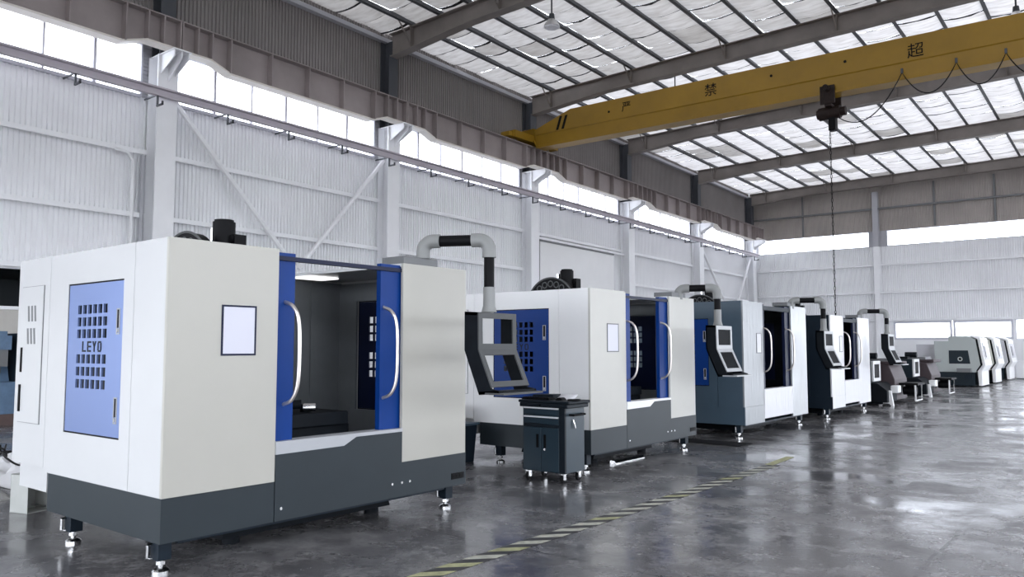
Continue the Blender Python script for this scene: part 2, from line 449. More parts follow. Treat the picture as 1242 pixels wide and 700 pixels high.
# crane runway beams, one per bay, fish-bellied at the ends
XR = -19.05
for k in range(len(COLS) - 1):
    y0, y1 = COLS[k] + .01, COLS[k + 1] - .01
    zt, zs, zb = 9.96, 9.27, 9.05
    prof = [(y0, zs), (y0 + .85, zs), (y0 + 1.45, zb), (y1 - 1.45, zb), (y1 - .85, zs), (y1, zs)]
    mb = MB()
    mb.prism([(y0, zt)] + prof + [(y1, zt)], 'x', XR - .012, XR + .012)            # web
    mb.box(XR - .24, XR + .24, y0, y1, zt, zt + .03)                                # top flange
    for (ya, za), (yb, zb_) in zip(prof[:-1], prof[1:]):                            # bottom flange follows the belly
        mb.mi(1).prism([(ya, za), (yb, zb_), (yb, zb_ - .05), (ya, za - .05)], 'x', XR - .17, XR + .17).mi(0)
    ss = [y0 + .02, y0 + .45, y0 + .85, y0 + 1.4] + [y0 + 1.4 + (y1 - y0 - 2.8) * i / 4 for i in range(1, 4)] + [y1 - 1.4, y1 - .85, y1 - .45, y1 - .02]
    for y in ss:
        d = min(y - y0, y1 - y)
        zz = zs if d < .86 else zb
        mb.box(XR - .23, XR + .23, y - .016, y + .016, zz, zt)
    o = mb.build('crane_runway_beam', [M['beamgrey'], M['flange']], smooth=False, warp=True)
    struct(o, 'grey stiffened crane runway beam along the left wall')
mb = MB().box(XR - .04, XR + .04, COLS[0], COLS[-1] - .3, 9.99, 10.07)
struct(mb.build('crane_rail', M['coldark'], smooth=False, warp=True), 'dark crane rail on top of the runway beams')
# conductor bar under the runway + bracket hooks
mb = MB().box(-19.34, -19.22, yA, 50.0, 8.02, 8.21).box(-19.34, -19.1, yA, 50.0, 8.18, 8.22)
bar = mb.build('conductor_bar', M['conduit'], smooth=False, warp=True)
tag(bar, 'long grey-mauve conductor bar running along the left wall below the windows', 'bar')
y = -6.0
while y < 49.5:
    hb = MB().box(-19.30, -19.25, y - .02, y + .02, 7.74, 8.02).box(-19.30, -19.0, y - .02, y + .02, 7.74, 7.78).box(-19.04, -19.0, y - .02, y + .02, 7.74, 7.84).box(-19.95, -19.25, y - .015, y + .015, 8.03, 8.07)
    hb.build('hanger', M['coldark'], bar, smooth=False, warp=True)
    y += 1.98
# diagonal bracing: V in the second bay and in the last bay
def brace(y0, z0, y1, z1, lab):
    mb = MB().tube([(XL + .35, y0, z0), (XL + .35, y1, z1)], .075, 8)
    tag(mb.build('wall_brace', M['colwhite'], warp=True), lab, 'brace')
brace(COLS[2] + .3, 8.1, 14.4, 4.0, 'white diagonal brace falling from the first visible column toward the second')
brace(COLS[3] - .3, 8.0, 14.5, 4.0, 'white diagonal brace rising to the second column, above the nearest machine')
brace(COLS[6] + .3, 7.9, 46.2, 4.0, 'white diagonal brace falling from the last but one column of the left wall')
brace(COLS[7] - .3, 7.9, 46.4, 3.2, 'white diagonal brace rising to the far corner column of the hall')
# flat white sliding door in the fourth bay
d0, d1 = 27.0, 33.0
dm = MB().box(XL + .06, XL + .12, d0, d1, 0, 6.35).build('door_1', M['white'], smooth=False, warp=True); struct(dm)
mb = MB().box(XL + .02, XL + .2, d0 - .3, d1 + .9, 6.42, 6.52).mi(1).box(XL + .04, XL + .1, d0 - .12, d0 - .02, 0, 6.4).box(XL + .04, XL + .16, d0 - .1, d1, 6.34, 6.42)
mb.build('door_track', [M['colwhite'], M['midgrey']], dm, smooth=False, warp=True)

# roof: rafters, purlins, quilted foil
def rz_top(x): return 12.50 + .0205 * (x - XL)
def rz_bot(x):
    if x < -16: return 11.72 + .30 * (x + 19.5) / 3.5
    return 12.02 + .0165 * (x + 16)
PX = [-18.58 + 1.26 * i for i in range(21)]
for k, y in enumerate(COLS[1:] + []):
    top = [(x, rz_top(x)) for x in (-19.6, -16, -10, -4, 2, RX)]
    bot = [(x, rz_bot(x)) for x in (RX, 2, -4, -10, -14, -16, -17.5, -19.6)]
    mb = MB().prism(top + bot, 'y', y - .012, y + .012)
    for a, b in zip(bot[:-1], bot[1:]):
        mb.prism([a, b, (b[0], b[1] - .03), (a[0], a[1] - .03)], 'y', y - .17, y + .17)
    for a, b in zip(top[:-1], top[1:]):
        mb.prism([a, b, (b[0], b[1] - .03), (a[0], a[1] - .03)], 'y', y - .17, y + .17)
    for i, x in enumerate(PX):
        if i % 3 == 0:
            mb.box(x - .01, x + .01, y - .16, y + .16, rz_bot(x), rz_top(x))
            for s in (-1, 1):
                mb.sqtube([(x, y + s * .1, rz_bot(x) + .03), (x, y + s * .75, rz_top(x) + .1)], .018, .018)
    struct(mb.build('roof_rafter', M['rafter'], smooth=False, warp=True), 'tapered steel roof rafter')
for i, x in enumerate(PX):
    z = rz_top(x)
    mb = MB().box(x - .008, x + .008, yA, FAR, z, z + .20).box(x - .008, x + .10, yA, FAR, z, z + .012).box(x - .07, x + .008, yA, FAR, z + .188, z + .2).box(x + .088, x + .10, yA, FAR, z, z + .03)
    struct(mb.build('roof_purlin', M['purlin'], smooth=False, warp=True), 'long steel roof purlin')
mb = MB().box(XL + .0, XL + .2, yA, FAR, 12.28, 12.36).box(XL, XL + .06, yA, FAR, 12.3, 12.5)
struct(mb.build('trim_2', M['gutter'], smooth=False, warp=True))

rr = random.Random(3)
mb = MB()
edges = [XL - .12] + PX + [RX]
for xa, xb in zip(edges[:-1], edges[1:]):
    y = yA
    while y < FAR:
        L = rr.uniform(.95, 1.45); y2 = min(y + L, FAR)
        bay = int((y - 2.25) // 7.95)
        mb.mi(0 if (y < 18.5) else (0 if rr.random() < .12 else (1 if y < 26 else 3)))
        NX, NY = 6, 5
        sag = rr.uniform(.05, .11); tilt = rr.uniform(-.02, .05)
        gap = rr.choice([.02, .03, .05, .09, .13])
        ye = y2 - gap
        vs = []; fs = []
        for j in range(NY + 1):
            v = j / NY; yy = y + (ye - y) * v
            for i in range(NX + 1):
                u = i / NX; x = xa + (xb - xa) * u
                z = rz_top(x) + .205 - sag * math.sin(PI * u) * (0.5 + .5 * math.sin(PI * v) ** .5 if v < 1 else .5) - tilt * v + rr.uniform(-.006, .006)
                z -= .035 * math.sin(PI * u) * v * v
                vs.append((x, yy, z))
        for j in range(NY):
            for i in range(NX):
                a = j * (NX + 1) + i; fs.append((a, a + 1, a + NX + 2, a + NX + 1))
        mb.add(vs, fs)
        # dark strap closing the gap between two foil lengths, sagging with the foil
        mb.mi(2)
        last = vs[NY * (NX + 1):]
        vs2 = [(x, yy - .008, z - .006) for x, yy, z in last] + [(x, y2 + .01, z - .006 + .03 * rr.random()) for x, yy, z in last]
        mb.add(vs2, [(i, i + 1, NX + 2 + i, NX + 1 + i) for i in range(NX)])
        y = y2
o = mb.build('ceiling', [M['foilA'], M['foilB'], M['seam'], M['foilC']], warp=True, recalc=False); struct(o)

# far gable wall
def farcorr(name, m, x0, x1, z0, z1): return struct(corrugated(name, m, x0, x1, z0, z1, FAR, 'x', normal=-1, pitch=.2))
farcorr('wall_far_upper', M['wallgreyfar'], XL, RX, 8.55, 12.2)
farcorr('wall_far', M['wallwhite'], XL, RX, 3.12, 7.62)
farcorr('wall_far_pier', M['wallwhite'], XL, XL + .55, 7.62, 8.55)
mb = MB().box(XL, -11.4, FAR - .02, FAR + .1, 0, 3.12).box(-11.4, RX, FAR - .02, FAR + .1, 0, 2.05).box(-5.4, -5.3, FAR - .02, FAR + .1, 2.05, 3.12)
struct(mb.build('wall_far_low', M['wallwhite'], smooth=False))
def far_window(n, x0, x1, z0, z1, div, bw=.08):
    xs = [x0 + (x1 - x0) * i / div for i in range(div + 1)]
    mb = MB().frame(x0, x1, z0, z1, bw, FAR - .05, FAR + .05, 'y')
    for x in xs[1:-1]: mb.box(x - .03, x + .03, FAR - .03, FAR + .03, z0 + .02, z1 - .02)
    fr = mb.build('window_%d' % n, M['wframe'], smooth=False); struct(fr)
    p = MB(); p.add([(x0, FAR + .01, z0), (x1, FAR + .01, z0), (x1, FAR + .01, z1), (x0, FAR + .01, z1)], [(0, 1, 2, 3)])
    p.build('window_pane', M['pane'], fr, smooth=False, recalc=False)
far_window(20, XL + .55, -12.6, 7.62, 8.55, 1, .03)
far_window(21, -11.6, 0, 7.62, 8.55, 1, .03)
far_window(22, 0.6, RX, 7.62, 8.55, 1, .03)
far_window(23, -11.4, -8.35, 2.05, 3.12, 1, .12)
far_window(24, -8.3, -5.4, 2.05, 3.12, 1, .12)
far_window(25, -5.3, RX, 2.05, 3.12, 4, .03)  # added window in the bright wall, for more light and floor reflections
struct(MB().box(-12.6, -11.6, FAR - .02, FAR + .05, 7.6, 8.57).build('wall_far_pier', M['gutter'], smooth=False))
struct(MB().box(0, .6, FAR - .02, FAR + .05, 7.6, 8.57).build('wall_far_pier', M['gutter'], smooth=False))
for x in (-12.15, -4.0, 3.8):
    mb = MB()
    for q, (za, zb_) in enumerate(((0, 7.6), (7.6, 10.9))):
        mb.mi(q).box(x - .16, x + .16, FAR - .34, FAR - .31, za, zb_).box(x - .16, x + .16, FAR - .09, FAR - .06, za, zb_).box(x - .012, x + .012, FAR - .32, FAR - .07, za, zb_)
    struct(mb.build('gable_post', [M['colwhite'], M['gutter']], smooth=False), 'white gable post on the far wall')
for z in (6.5, 4.85, 3.2):
    mb = MB().box(XL + .4, RX, FAR - .14, FAR - .05, z - .05, z + .05)
    struct(mb.build('wall_girt', M['colwhite'], smooth=False), 'white horizontal girt on the far wall')
mb = MB().box(XL + .3, RX, FAR - .14, FAR - .05, 9.85, 9.95)
struct(mb.build('wall_girt', M['midgrey'], smooth=False), 'grey horizontal girt on the far upper wall')
for x in (-16.5, -9.0, -6.0, -1.0, 1.5):
    struct(MB().box(x - .05, x + .05, FAR - .1, FAR - .05, 8.6, 11.2).build('wall_stud', M['midgrey'], smooth=False), 'grey stud on the far upper wall')

# right side and back of the hall (behind the camera): unseen walls, their openings sized to steer the daylight
struct(corrugated('wall_right', M['wallwhite'], yA, FAR, 4.6, 8.0, RX, 'y', normal=-1))
struct(corrugated('wall_right_low', M['wallwhite'], yA, 20.0, 0, 2.2, RX, 'y', normal=-1))
struct(corrugated('wall_right_upper', M['wallgrey'], yA, FAR, 9.6, 12.4, RX, 'y', normal=-1))
for k, y in enumerate(COLS):
    mb = MB().box(RX - .85, RX - .81, y - .24, y + .24, 0, 12.0).box(RX - .1, RX - .06, y - .24, y + .24, 0, 12).box(RX - .82, RX - .08, y - .014, y + .014, 0, 12)
    struct(mb.build('steel_column', M['colwhite'], smooth=False), 'white steel column against the right wall')
struct(corrugated('wall_back', M['wallgrey'], XL, RX, 5.0, 12.4, yA, 'x', normal=1))
for x in (-19.9, -13, -6, 1, 6.9):
    struct(MB().box(x - .15, x + .15, yA - .15, yA + .15, 0, 12).build('steel_column', M['colwhite'], smooth=False), 'white post of the open back wall')

# high-bay lamps
def lamp(x, y, lab):
    z = bz(rz_bot(x) - .5, y)
    t = thing('high_bay_lamp', lab, 'lamp', (x, y, z), group=None)
    MB().cyl((0, 0, .28), (0, 0, bz(rz_top(x), y) - z + .02), .025, 8).build('rod', M['coldark'], t)
    MB().cyl((0, 0, .12), (0, 0, .30), .10, 16, .08).build('ballast', M['coldark'], t)
    MB().tube([(0, 0, .13), (0, 0, .06), (0, 0, -.02), (0, 0, -.10)], .1, 24, rs=[.10, .16, .22, .25]).build('reflector', M['lampmetal'], t)
    MB().cyl((0, 0, -.13), (0, 0, -.10), .20, 24).build('lens', M['paper'], t)
lamp(-13.46, 18.9, 'high-bay lamp hanging near the nearest rafter, left of the others')
lamp(-13.78, 27.6, 'high-bay lamp just above the yellow girder, behind the second rafter')
lamp(-2.45, 27.0, 'high-bay lamp at the upper right above the yellow girder')

# ------------------------------------------------------------------ overhead crane
cr = thing('overhead_crane', 'yellow single-girder overhead crane spanning the hall under the roof', 'crane', (0, 25.0, 0))
yf = 0.0
def gdrop(x): return -.0065 * (x + 19)          # slight sag across the span
prof_top, x0, x1 = 10.84, -19.0, 6.2
mb = MB()
def girder_section(x, zt):
    d = gdrop(x) + (.27 if x < -18.7 else 0)
    return [(x, 0.0, zt), (x, 0.0, 10.08 + d), (x, .035, 10.05 + d), (x, .10, 9.68 + d), (x, .10, 9.62 + d), (x, .02, 9.60 + d), (x, .02, 9.55 + d),
            (x, .62, 9.55 + d), (x, .62, 9.60 + d), (x, .54, 9.62 + d), (x, .54, 9.68 + d), (x, .605, 10.05 + d), (x, .64, 10.08 + d), (x, .64, zt)]
secs = [girder_section(x, zt) for x, zt in ((-19.3, 10.34), (-19.0, 10.34), (-18.72, 10.36), (-18.60, 10.30), (-16.95, 10.84 + gdrop(-16.95)), (-10, 10.84 + gdrop(-10)), (-4, 10.80 + gdrop(-4)), (6.2, 10.72 + gdrop(6.2)))]
n = len(secs[0]); vs = [p for s_ in secs for p in s_]; fs = []
for i in range(len(secs) - 1):
    for k in range(n): fs.append((i * n + k, i * n + (k + 1) % n, (i + 1) * n + (k + 1) % n, (i + 1) * n + k))
fs += [tuple(range(n)), tuple((len(secs) - 1) * n + k for k in range(n))]
mb.add(vs, fs)
g = mb.build('girder', M['yellow'], cr, smooth=False)
mb = MB()
mb.box(-19.35, -18.75, -1.15, 1.75, 9.80, 10.08).box(-19.3, -18.8, -1.2, -1.15, 9.82, 10.04)
mb.build('end_carriage', M['yellow'], cr, smooth=False)
for yy in (-.8, 1.4):
    MB().cyl((-19.1, yy, 9.88), (-19.0, yy, 9.88), .13, 20).build('wheel', M['coldark'], cr)
mb = MB().box(-19.25, -18.85, -1.42, -1.2, 9.82, 9.99); mb.build('buffer', M['yellow'], cr, smooth=False)
# two black slanted stripes and the painted warning characters
mb = MB()
for dx in (0, .26):
    xa = -17.62 + dx
    mb.add([(xa, -.006, 10.10), (xa + .12, -.006, 10.10), (xa + .30, -.006, 10.62), (xa + .18, -.006, 10.62)], [(0, 1, 2, 3)])
mb.build('warning_stripe', M['black'], cr, smooth=False, recalc=False)
def girder_text(ch, x, z, size):
    vs, fs = text_mb(ch, size)
    mb = MB(); mb.add([(x + v.x, -.008 - v.z, z + v.y) for v in vs], fs)
    o = mb.build('painted_character', M['black'], cr, smooth=False)
girder_text('严', -14.45, 10.42, .40)
girder_text('禁', -11.15, 10.36, .46)
girder_text('超', -4.78, 10.23, .46)
for x, z in ((-15.2, 10.38), (-9.05, 10.42), (-6.75, 10.37)):
    MB().cyl((x, -.012, z), (x, .0, z), .045, 10).build('plug_hole', M['black'], cr)

# hoist under the girder
hx, hy = -7.3, 25.32
h = thing('chain_hoist', 'dark electric chain hoist hanging under the yellow girder', 'hoist', (hx, hy, 8.3))
o_ = -8.3
mb = MB().box(-.22, .22, -.36, -.30, .85, 1.42).box(-.22, .22, .30, .36, .85, 1.42).box(-.1, .1, -.33, .33, .78, .86)
mb.build('trolley_frame', M['hoist'], h, smooth=False)
for sx in (-.13, .13):
    for sy in (-1, 1): MB().cyl((sx, sy * .30, 1.36), (sx, sy * .18, 1.36), .075, 16).build('trolley_wheel', M['coldark'], h)
MB().cyl((.02, -.40, 1.30), (.02, -.62, 1.30), .09, 16).build('travel_motor', M['hoist'], h)
MB().cyl((-.34, -.05, .62), (.30, -.05, .62), .20, 24).cyl((-.40, -.05, .62), (-.34, -.05, .62), .15, 24).build('hoist_drum', M['hoist'], h)
MB().cyl((.30, -.05, .62), (.46, -.05, .62), .14, 20).build('hoist_motor', M['hoist'], h)
MB().box(-.05, .16, -.16, .10, .05, .48).box(-.02, .05, -.13, .07, .48, .8).build('chain_bucket', M['black'], h, bevel=.01)
mb = MB()
for i in range(46):
    z = .05 - i * .125; 
    for dx in (-.035,):
        pts = [(dx + (.022 * math.cos(t) if i % 2 else 0), (0 if i % 2 else .022 * math.cos(t)) - .05, z - .06 + .075 * math.sin(t)) for t in [2 * PI * q / 10 for q in range(11)]]
        mb.tube(pts, .010, 5)
mb.build('load_chain', M['black'], h)
zc = .05 - 46 * .125
mb = MB().tube([(-.035, -.05, zc + .06), (-.035, -.05, zc - .1), (.05, -.05, zc - .18), (.06, -.05, zc - .28), (-.03, -.05, zc - .34), (-.11, -.05, zc - .27)], .025, 8)
mb.build('hook', M['black'], h)

# festoon cable in loops along the girder
pts = []
cl = [(-6.9, 8.75), (-5.65, 8.35), (-4.95, 9.22), (-3.95, 8.55), (-3.45, 8.62), (-3.0, 9.40), (-2.65, 9.3)]
path = []
sup = [-6.95, -5.15, -3.74, -2.54, -1.2, .4, 2.0]
zsup = lambda x: 9.74 + gdrop(x)
for i, (a, b) in enumerate(zip(sup[:-1], sup[1:])):
    sagd = 1.15 if i == 0 else .74
    za, zb2 = (8.62 if i == 0 else zsup(a)), zsup(b)
    for q in range(14):
        t = q / 14
        path.append((a + (b - a) * t, 24.93, za + (zb2 - za) * t - sagd * (1 - (2 * t - 1) ** 2) * (.55 if i == 0 else 1)))
path.append((sup[-1], 24.93, zsup(sup[-1])))
fc = MB().tube(path, .016, 6).build('festoon_cable', M['black'])
tag(fc, 'thin black festoon cable looping under the yellow girder to the hoist', 'cable')
for x in sup[1:]:
    MB().box(x - .03, x + .03, 24.9, 24.96, zsup(x) - .02, zsup(x) + .12).build('cable_clip', M['coldark'], fc, smooth=False)

# ------------------------------------------------------------------ machining centres
HX0, HX1 = -1.44, -.90
def door_grid(mb, x0, x1, z0, z1, w0, w1):
    """plate in the x-z plane with six columns and two groups of three rows of window holes"""
    cols = [HX0 + i * (HX1 - HX0) / 6 for i in range(6)]
    cw = (HX1 - HX0) / 6 * .72
    rows = [1.272, 1.372, 1.472, 1.675, 1.772, 1.872]; rh = .072
    ub = [x0]; 
    for c in cols: ub += [c, c + cw]
    ub.append(x1)
    vb = [z0]
    for r in rows: vb += [r, r + rh]
    vb.append(z1)
    mb.plate(ub, vb, lambda i, j: i % 2 == 1 and j % 2 == 1, w0, w1, 'y')

def smooth_path(pts, n=6):
    P = [Vector(p) for p in pts]; out = []
    for i in range(len(P) - 1):
        p0, p1, p2, p3 = P[max(i - 1, 0)], P[i], P[i + 1], P[min(i + 2, len(P) - 1)]
        for k in range(n):
            t = k / n
            out.append(.5 * ((2 * p1) + (p2 - p0) * t + (2 * p0 - 5 * p1 + 4 * p2 - p3) * t * t + (3 * p1 - p0 - 3 * p2 + p3) * t ** 3))
    out.append(P[-1]); return out

def machine(loc, label, W, yl, yr, mats, top=2.39, arm_z=2.63, arm_end=(.53, 2.91), arm_base=(-.05, 2.60), panel_rot=0., panel_open=False,
            style='white', sl=.855, skirt_top=.545, bare_bottom=.235):
    t = thing('machining_center', label, 'machine', loc, group=None)
    mh, mf, mr, ms, ma, msill, mdoor, mside, mtop = [M[k] for k in mats]
    T = .03; zb = bare_bottom; zs = skirt_top
    # housing: side walls with door openings, back wall, roof over both cabinets
    dx0, dx1, dz0, dz1 = -1.62, -.655, .905, 2.125
    for y0, ya_, yb_ in ((0., T, yl), (W - T, yr, W - T)):
        mb = MB().plate([-1.98, dx0, dx1, -.494], [zs, dz0, dz1, top], lambda i, j: i == 1 and j == 1, y0, y0 + T, 'y')
        mb.box(-.488, -T, y0, y0 + T, zs, top).box(-1.98, -T, ya_, yb_, top - T, top)
        mb.build('cabinet_shell', mh, t, smooth=False)
    MB().box(-T, 0, 0, yl, zs, top).build('front_panel', mf, t, smooth=False)
    MB().box(-T, 0, yr, W, zs if style == 'white' else zb, top).build('front_panel', mr, t, smooth=False)
    # interior lining
    mb = MB().box(-1.96, -1.92, T, W - T, zs, top - .05)
    for i in range(9): mb.box(-1.925, -1.905, .3 + i * .3, .315 + i * .3, zs, top - .05)
    mb.box(-1.92, -.06, T, W - T, .60, .64)
    mb.plate([-1.92, dx0, dx1, -.12], [zs, dz0, dz1, top - .06], lambda i, j: i == 1 and j == 1, W - T - .03, W - T - .005, 'y')
    mb.build('interior_lining', M['greyin'] if style == 'white' else M['dark'], t, smooth=False)
    MB().box(-1.75, -1.45, yr + .04, yr + .42, top - .05, top - .032).build('work_light', M['lit'], t, smooth=False, bevel=.006)
    # skirt
    mb = MB().box(-1.86, .004, -.004, T - .004, zb, zs).box(-1.86, -T, W - T + .004, W + .004, zb, zs)
    mb.box(-1.85, -1.82, T, W - T, zb, zs)
    mb.build('skirt', ms, t, smooth=False)
    MB().box(-T, .004, T - .004, yl - .004, zb, zs - .003).build('front_skirt', ms if style == 'white' else mf, t, smooth=False)
    # apron below the opening, and sill
    s0 = sl
    if style == 'white':
        ap = [(yl + .003, zb), (W, zb), (W, zs), (yr, zs), (yr, s0 - .03), (yl + (yr - yl) * .60, s0 - .03), (yl + (yr - yl) * .50, s0 - .095), (yl + .003, s0 - .10)]
        si = [(yl + .003, s0 - .10), (yl + (yr - yl) * .50, s0 - .095), (yl + (yr - yl) * .60, s0 - .03), (yr, s0 - .03), (yr, s0), (yl + .003, s0)]
        MB().prism(ap, 'x', -T, .006).build('apron', ma, t, smooth=False)
        MB().prism(si, 'x', -.14, .010).build('sill', msill, t, smooth=False)
        mb = MB().box(.006, .012, W - .21, W - .03, .30, .36)
        for i in range(3): mb.box(.012, .015, W - .195 + i * .05, W - .165 + i * .05, .315, .345)
        mb.build('connector_plate', M['black'], t, smooth=False)
        mb = MB()
        for yy, zz in ((yl + .06, .33), (yr - .12, .36), (yr, .36), (yr + .10, .36)): mb.cyl((.004, yy, zz), (.012, yy, zz), .012, 10)
        mb.build('apron_screw', M['chrome'], t)
    else:
        MB().box(-.14, .006, yl + .003, yr - .003, zb + .06, s0).build('apron', ma, t, smooth=False)
    MB().box(-.09, -.05, .16, W - .25, zb - .03, zb).box(-1.8, -.09, .16, W - .16, zb - .01, zb).build('bottom_rail', M['dslate'], t, smooth=False)
    # top rail over the opening
    MB().box(-.07, -.02, yl, yr, top - .085 if style == 'white' else top - .13, top - .05).build('top_rail', mtop, t, smooth=False)
    # sliding doors
    for (a, b, hyy, wy0, wy1) in ((yl - .68, yl + .19, yl + .10, yl - .58, yl - .08), (yr - .24, yr + .62, yr - .20, yr + .04, yr + .52)):
        mb = MB().plate([a, wy0, wy1, b], [s0 - .01, 1.25, 2.15, top - .02], lambda i, j: i == 1 and j == 1, -.10, -.045, 'x')
        d = mb.build('sliding_door', mdoor, t, smooth=False)
        MB().box(-.08, -.074, wy0 - .01, wy1 + .01, 1.24, 2.16).build('door_window', M['glass'], d, smooth=False)
        pth = smooth_path([(-.05, hyy, 1.97), (.04, hyy + .015, 1.93), (.095, hyy + .03, 1.82), (.105, hyy + .035, 1.56), (.095, hyy + .03, 1.30), (.04, hyy + .015, 1.18), (-.05, hyy, 1.14)], 6)
        MB().tube(pth, .0155, 10).build('door_handle', M['handle'], d)
    # side access doors with grids, both sides (the far one is seen through the opening)
    for y0, sgn in ((0., -1), (W - T, 1)):
        ya, yb = (y0 + .006, y0 + .022)
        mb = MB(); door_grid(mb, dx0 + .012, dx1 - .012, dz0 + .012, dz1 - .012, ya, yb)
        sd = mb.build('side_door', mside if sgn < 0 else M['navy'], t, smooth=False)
        yo = y0 + .006 if sgn < 0 else y0 + .022
        xc = (HX0 + HX1) / 2; d_ = 1 if sgn < 0 else -1
        w_, h_, k_ = .062, .085, .014; LT = [MB() for _ in range(4)]; MBt = LT[0]
        def stroke(x0_, x1_, z0_, z1_):
            xa_, xb_ = sorted((xc + d_ * x0_, xc + d_ * x1_))
            MBt.box(xa_, xb_, *sorted((yo + sgn * .004, yo)), 1.607 + z0_, 1.607 + z1_)
        lx = [-.165, -.075, .015, .105]
        stroke(lx[0], lx[0] + k_, -h_ / 2, h_ / 2); stroke(lx[0] + k_, lx[0] + w_, -h_ / 2, -h_ / 2 + k_)
        MBt = LT[1]; stroke(lx[1], lx[1] + k_, -h_ / 2, h_ / 2)
        for q_ in (-h_ / 2, -k_ / 2, h_ / 2 - k_): stroke(lx[1] + k_, lx[1] + w_, q_, q_ + k_)
        MBt = LT[2]; stroke(lx[2] + w_ / 2 - k_ / 2, lx[2] + w_ / 2 + k_ / 2, -h_ / 2, .004)
        for a_, b_ in ((0, 1), (1, 0)):
            p_ = [(xc + d_ * (lx[2] + w_ / 2 + (-1 if a_ else 1) * u), 1.607 + v) for u, v in ((k_ / 2, -.004), (w_ / 2, h_ / 2), (w_ / 2 - k_, h_ / 2), (-k_ / 2, .002))]
            MBt.prism(p_, 'y', *sorted((yo + sgn * .004, yo)))
        MBt = LT[3]; stroke(lx[3], lx[3] + k_, -h_ / 2 + .012, h_ / 2 - .012); stroke(lx[3] + w_ - k_, lx[3] + w_, -h_ / 2 + .012, h_ / 2 - .012)
        for q_ in (-h_ / 2, h_ / 2 - k_): stroke(lx[3] + .008, lx[3] + w_ - .008, q_, q_ + k_)
        for q_ in LT: q_.build('letter', M['dslate'], sd, smooth=False)
        for zc in (1.80, 1.12):
            hm = MB().frame(dx1 - .105, dx1 - .055, zc - .10, zc + .10, .008, yo + sgn * .006, yo, 'y')
            hm.mi(1).box(dx1 - .095, dx1 - .065, yo, yo + sgn * .003, zc - .05, zc + .09).mi(0).box(dx1 - .09, dx1 - .07, yo, yo + sgn * .012, zc - .085, zc - .055)
            hm.build('door_latch', [M['bezel_l'], M['black']], sd, smooth=False)
        MB().frame(dx0 - .004, dx1 + .004, dz0 - .004, dz1 + .004, .014, ya, yb, 'y').build('door_gasket', M['black'], t, smooth=False)
    # rear electrical cabinet and coolant tank
    mb = MB().box(-2.66, -1.986, 0, W, .58, top).box(-2.6, -2.02, .05, W - .05, .36, .58)
    rc = mb.build('rear_cabinet', mh, t, smooth=False)
    mb = MB().box(-2.56, -2.10, -.010, 0, .94, 2.14)
    ad = mb.build('access_door', mh, t, smooth=False)
    mb = MB()
    for r_ in (1.90, 1.70):
        for i in range(3):
            mb.prism([(-2.40 + i * .07, r_ - .07), (-2.37 + i * .07, r_ - .07), (-2.39 + i * .07, r_ + .07), (-2.42 + i * .07, r_ + .07)], 'y', -.013, -.009)
    mb.build('vent', M['midgrey'], ad, smooth=False)
    mb = MB().box(-2.53, -2.50, -.018, -.01, 1.38, 1.60).box(-2.53, -2.505, -.022, -.01, 1.03, 1.27)
    mb.build('latch', M['black'], ad, smooth=False)
    MB().frame(-2.565, -2.095, .935, 2.145, .008, -.006, 0, 'y').build('door_gasket', M['midgrey'], t, smooth=False)
    # bed, column, table, spindle head
    MB().prism([(.75, .06), (W - .6, .06), (W - .7, .34), (.85, .34)], 'x', -1.7, -.45).box(-1.9, -.5, 1.0, W - .9, .34, .62).build('bed', M['dark'], t, smooth=False)
    for x in (-1.6, -.55):
        for yy in (.9, W - .75): MB().cyl((x, yy, 0), (x, yy, .06), .07, 14).build('leveling_pad', M['dark'], t)
    MB().box(-1.25, -.35, .95, 1.95, .90, 1.02).box(-1.2, -.4, 1.0, 2.0, .64, .90).box(-1.0, -.5, 1.1, 2.05, .64, .80).build('work_table', M['dark'], t, smooth=False, bevel=.01)
    mb = MB().box(-.75, -.5, 1.2, 1.45, 1.02, 1.08).cyl((-.62, 1.25, 1.08), (-.45, 1.5, 1.10), .04, 12).box(-.9, -.7, 1.15, 1.3, 1.02, 1.12).cyl((-.55, 1.62, 1.02), (-.55, 1.62, 1.09), .05, 12)
    mb.mi(1).cyl((-.45, 1.52, 1.07), (-.38, 1.60, 1.07), .035, 12)
    mb.build('vise', [M['dark'], M['chrome']], t)
    MB().prism([(-1.9, .62), (-1.25, .62), (-1.35, 2.25), (-1.8, 2.25)], 'y', .98, 1.5).box(-1.4, -.95, .98, 1.28, 1.5, 2.45).build('spindle_column', M['dark'], t, smooth=False)
    mb = MB().cyl((-1.12, 1.11, 2.45), (-1.12, 1.11, 2.74), .10, 20).cyl((-1.12, 1.11, 2.74), (-1.12, 1.11, 2.76), .085, 20)
    mb.box(-1.04, -.96, 1.12, 1.24, 2.45, 2.62).mi(1).cyl((-1.28, 1.11, 2.45), (-1.28, 1.11, 2.70), .04, 12).mi(0).cyl((-1.0, 1.14, 2.58), (-1.0, 1.10, 2.58), .03, 10)
    mb.build('spindle_motor', [M['black'], M['chrome']], t)
    # tool magazine disc
    cx, cz, R_ = -1.17, 2.19, .42
    mb = MB().cyl((cx, .76, cz), (cx, .86, cz), R_, 40).mi(1)
    rim = [(cx + (R_ + .004) * math.cos(q), .76, cz + (R_ + .004) * math.sin(q)) for q in [2 * PI * k / 48 for k in range(49)]]
    mb.tube(rim, .012, 6)
    for k in range(20):
        q = 2 * PI * k / 20
        c = Vector((cx + .335 * math.cos(q), .755, cz + .335 * math.sin(q)))
        ring = [c + Vector((.042 * math.cos(w_), 0, .042 * math.sin(w_))) for w_ in [2 * PI * j / 12 for j in range(13)]]
        mb.tube(ring, .008, 5)
    mb.build('tool_magazine', [M['black'], M['bezel']], t)
    MB().box(-1.3, -1.04, .86, .98, 1.95, 2.2).build('magazine_bracket', M['dark'], t, smooth=False)
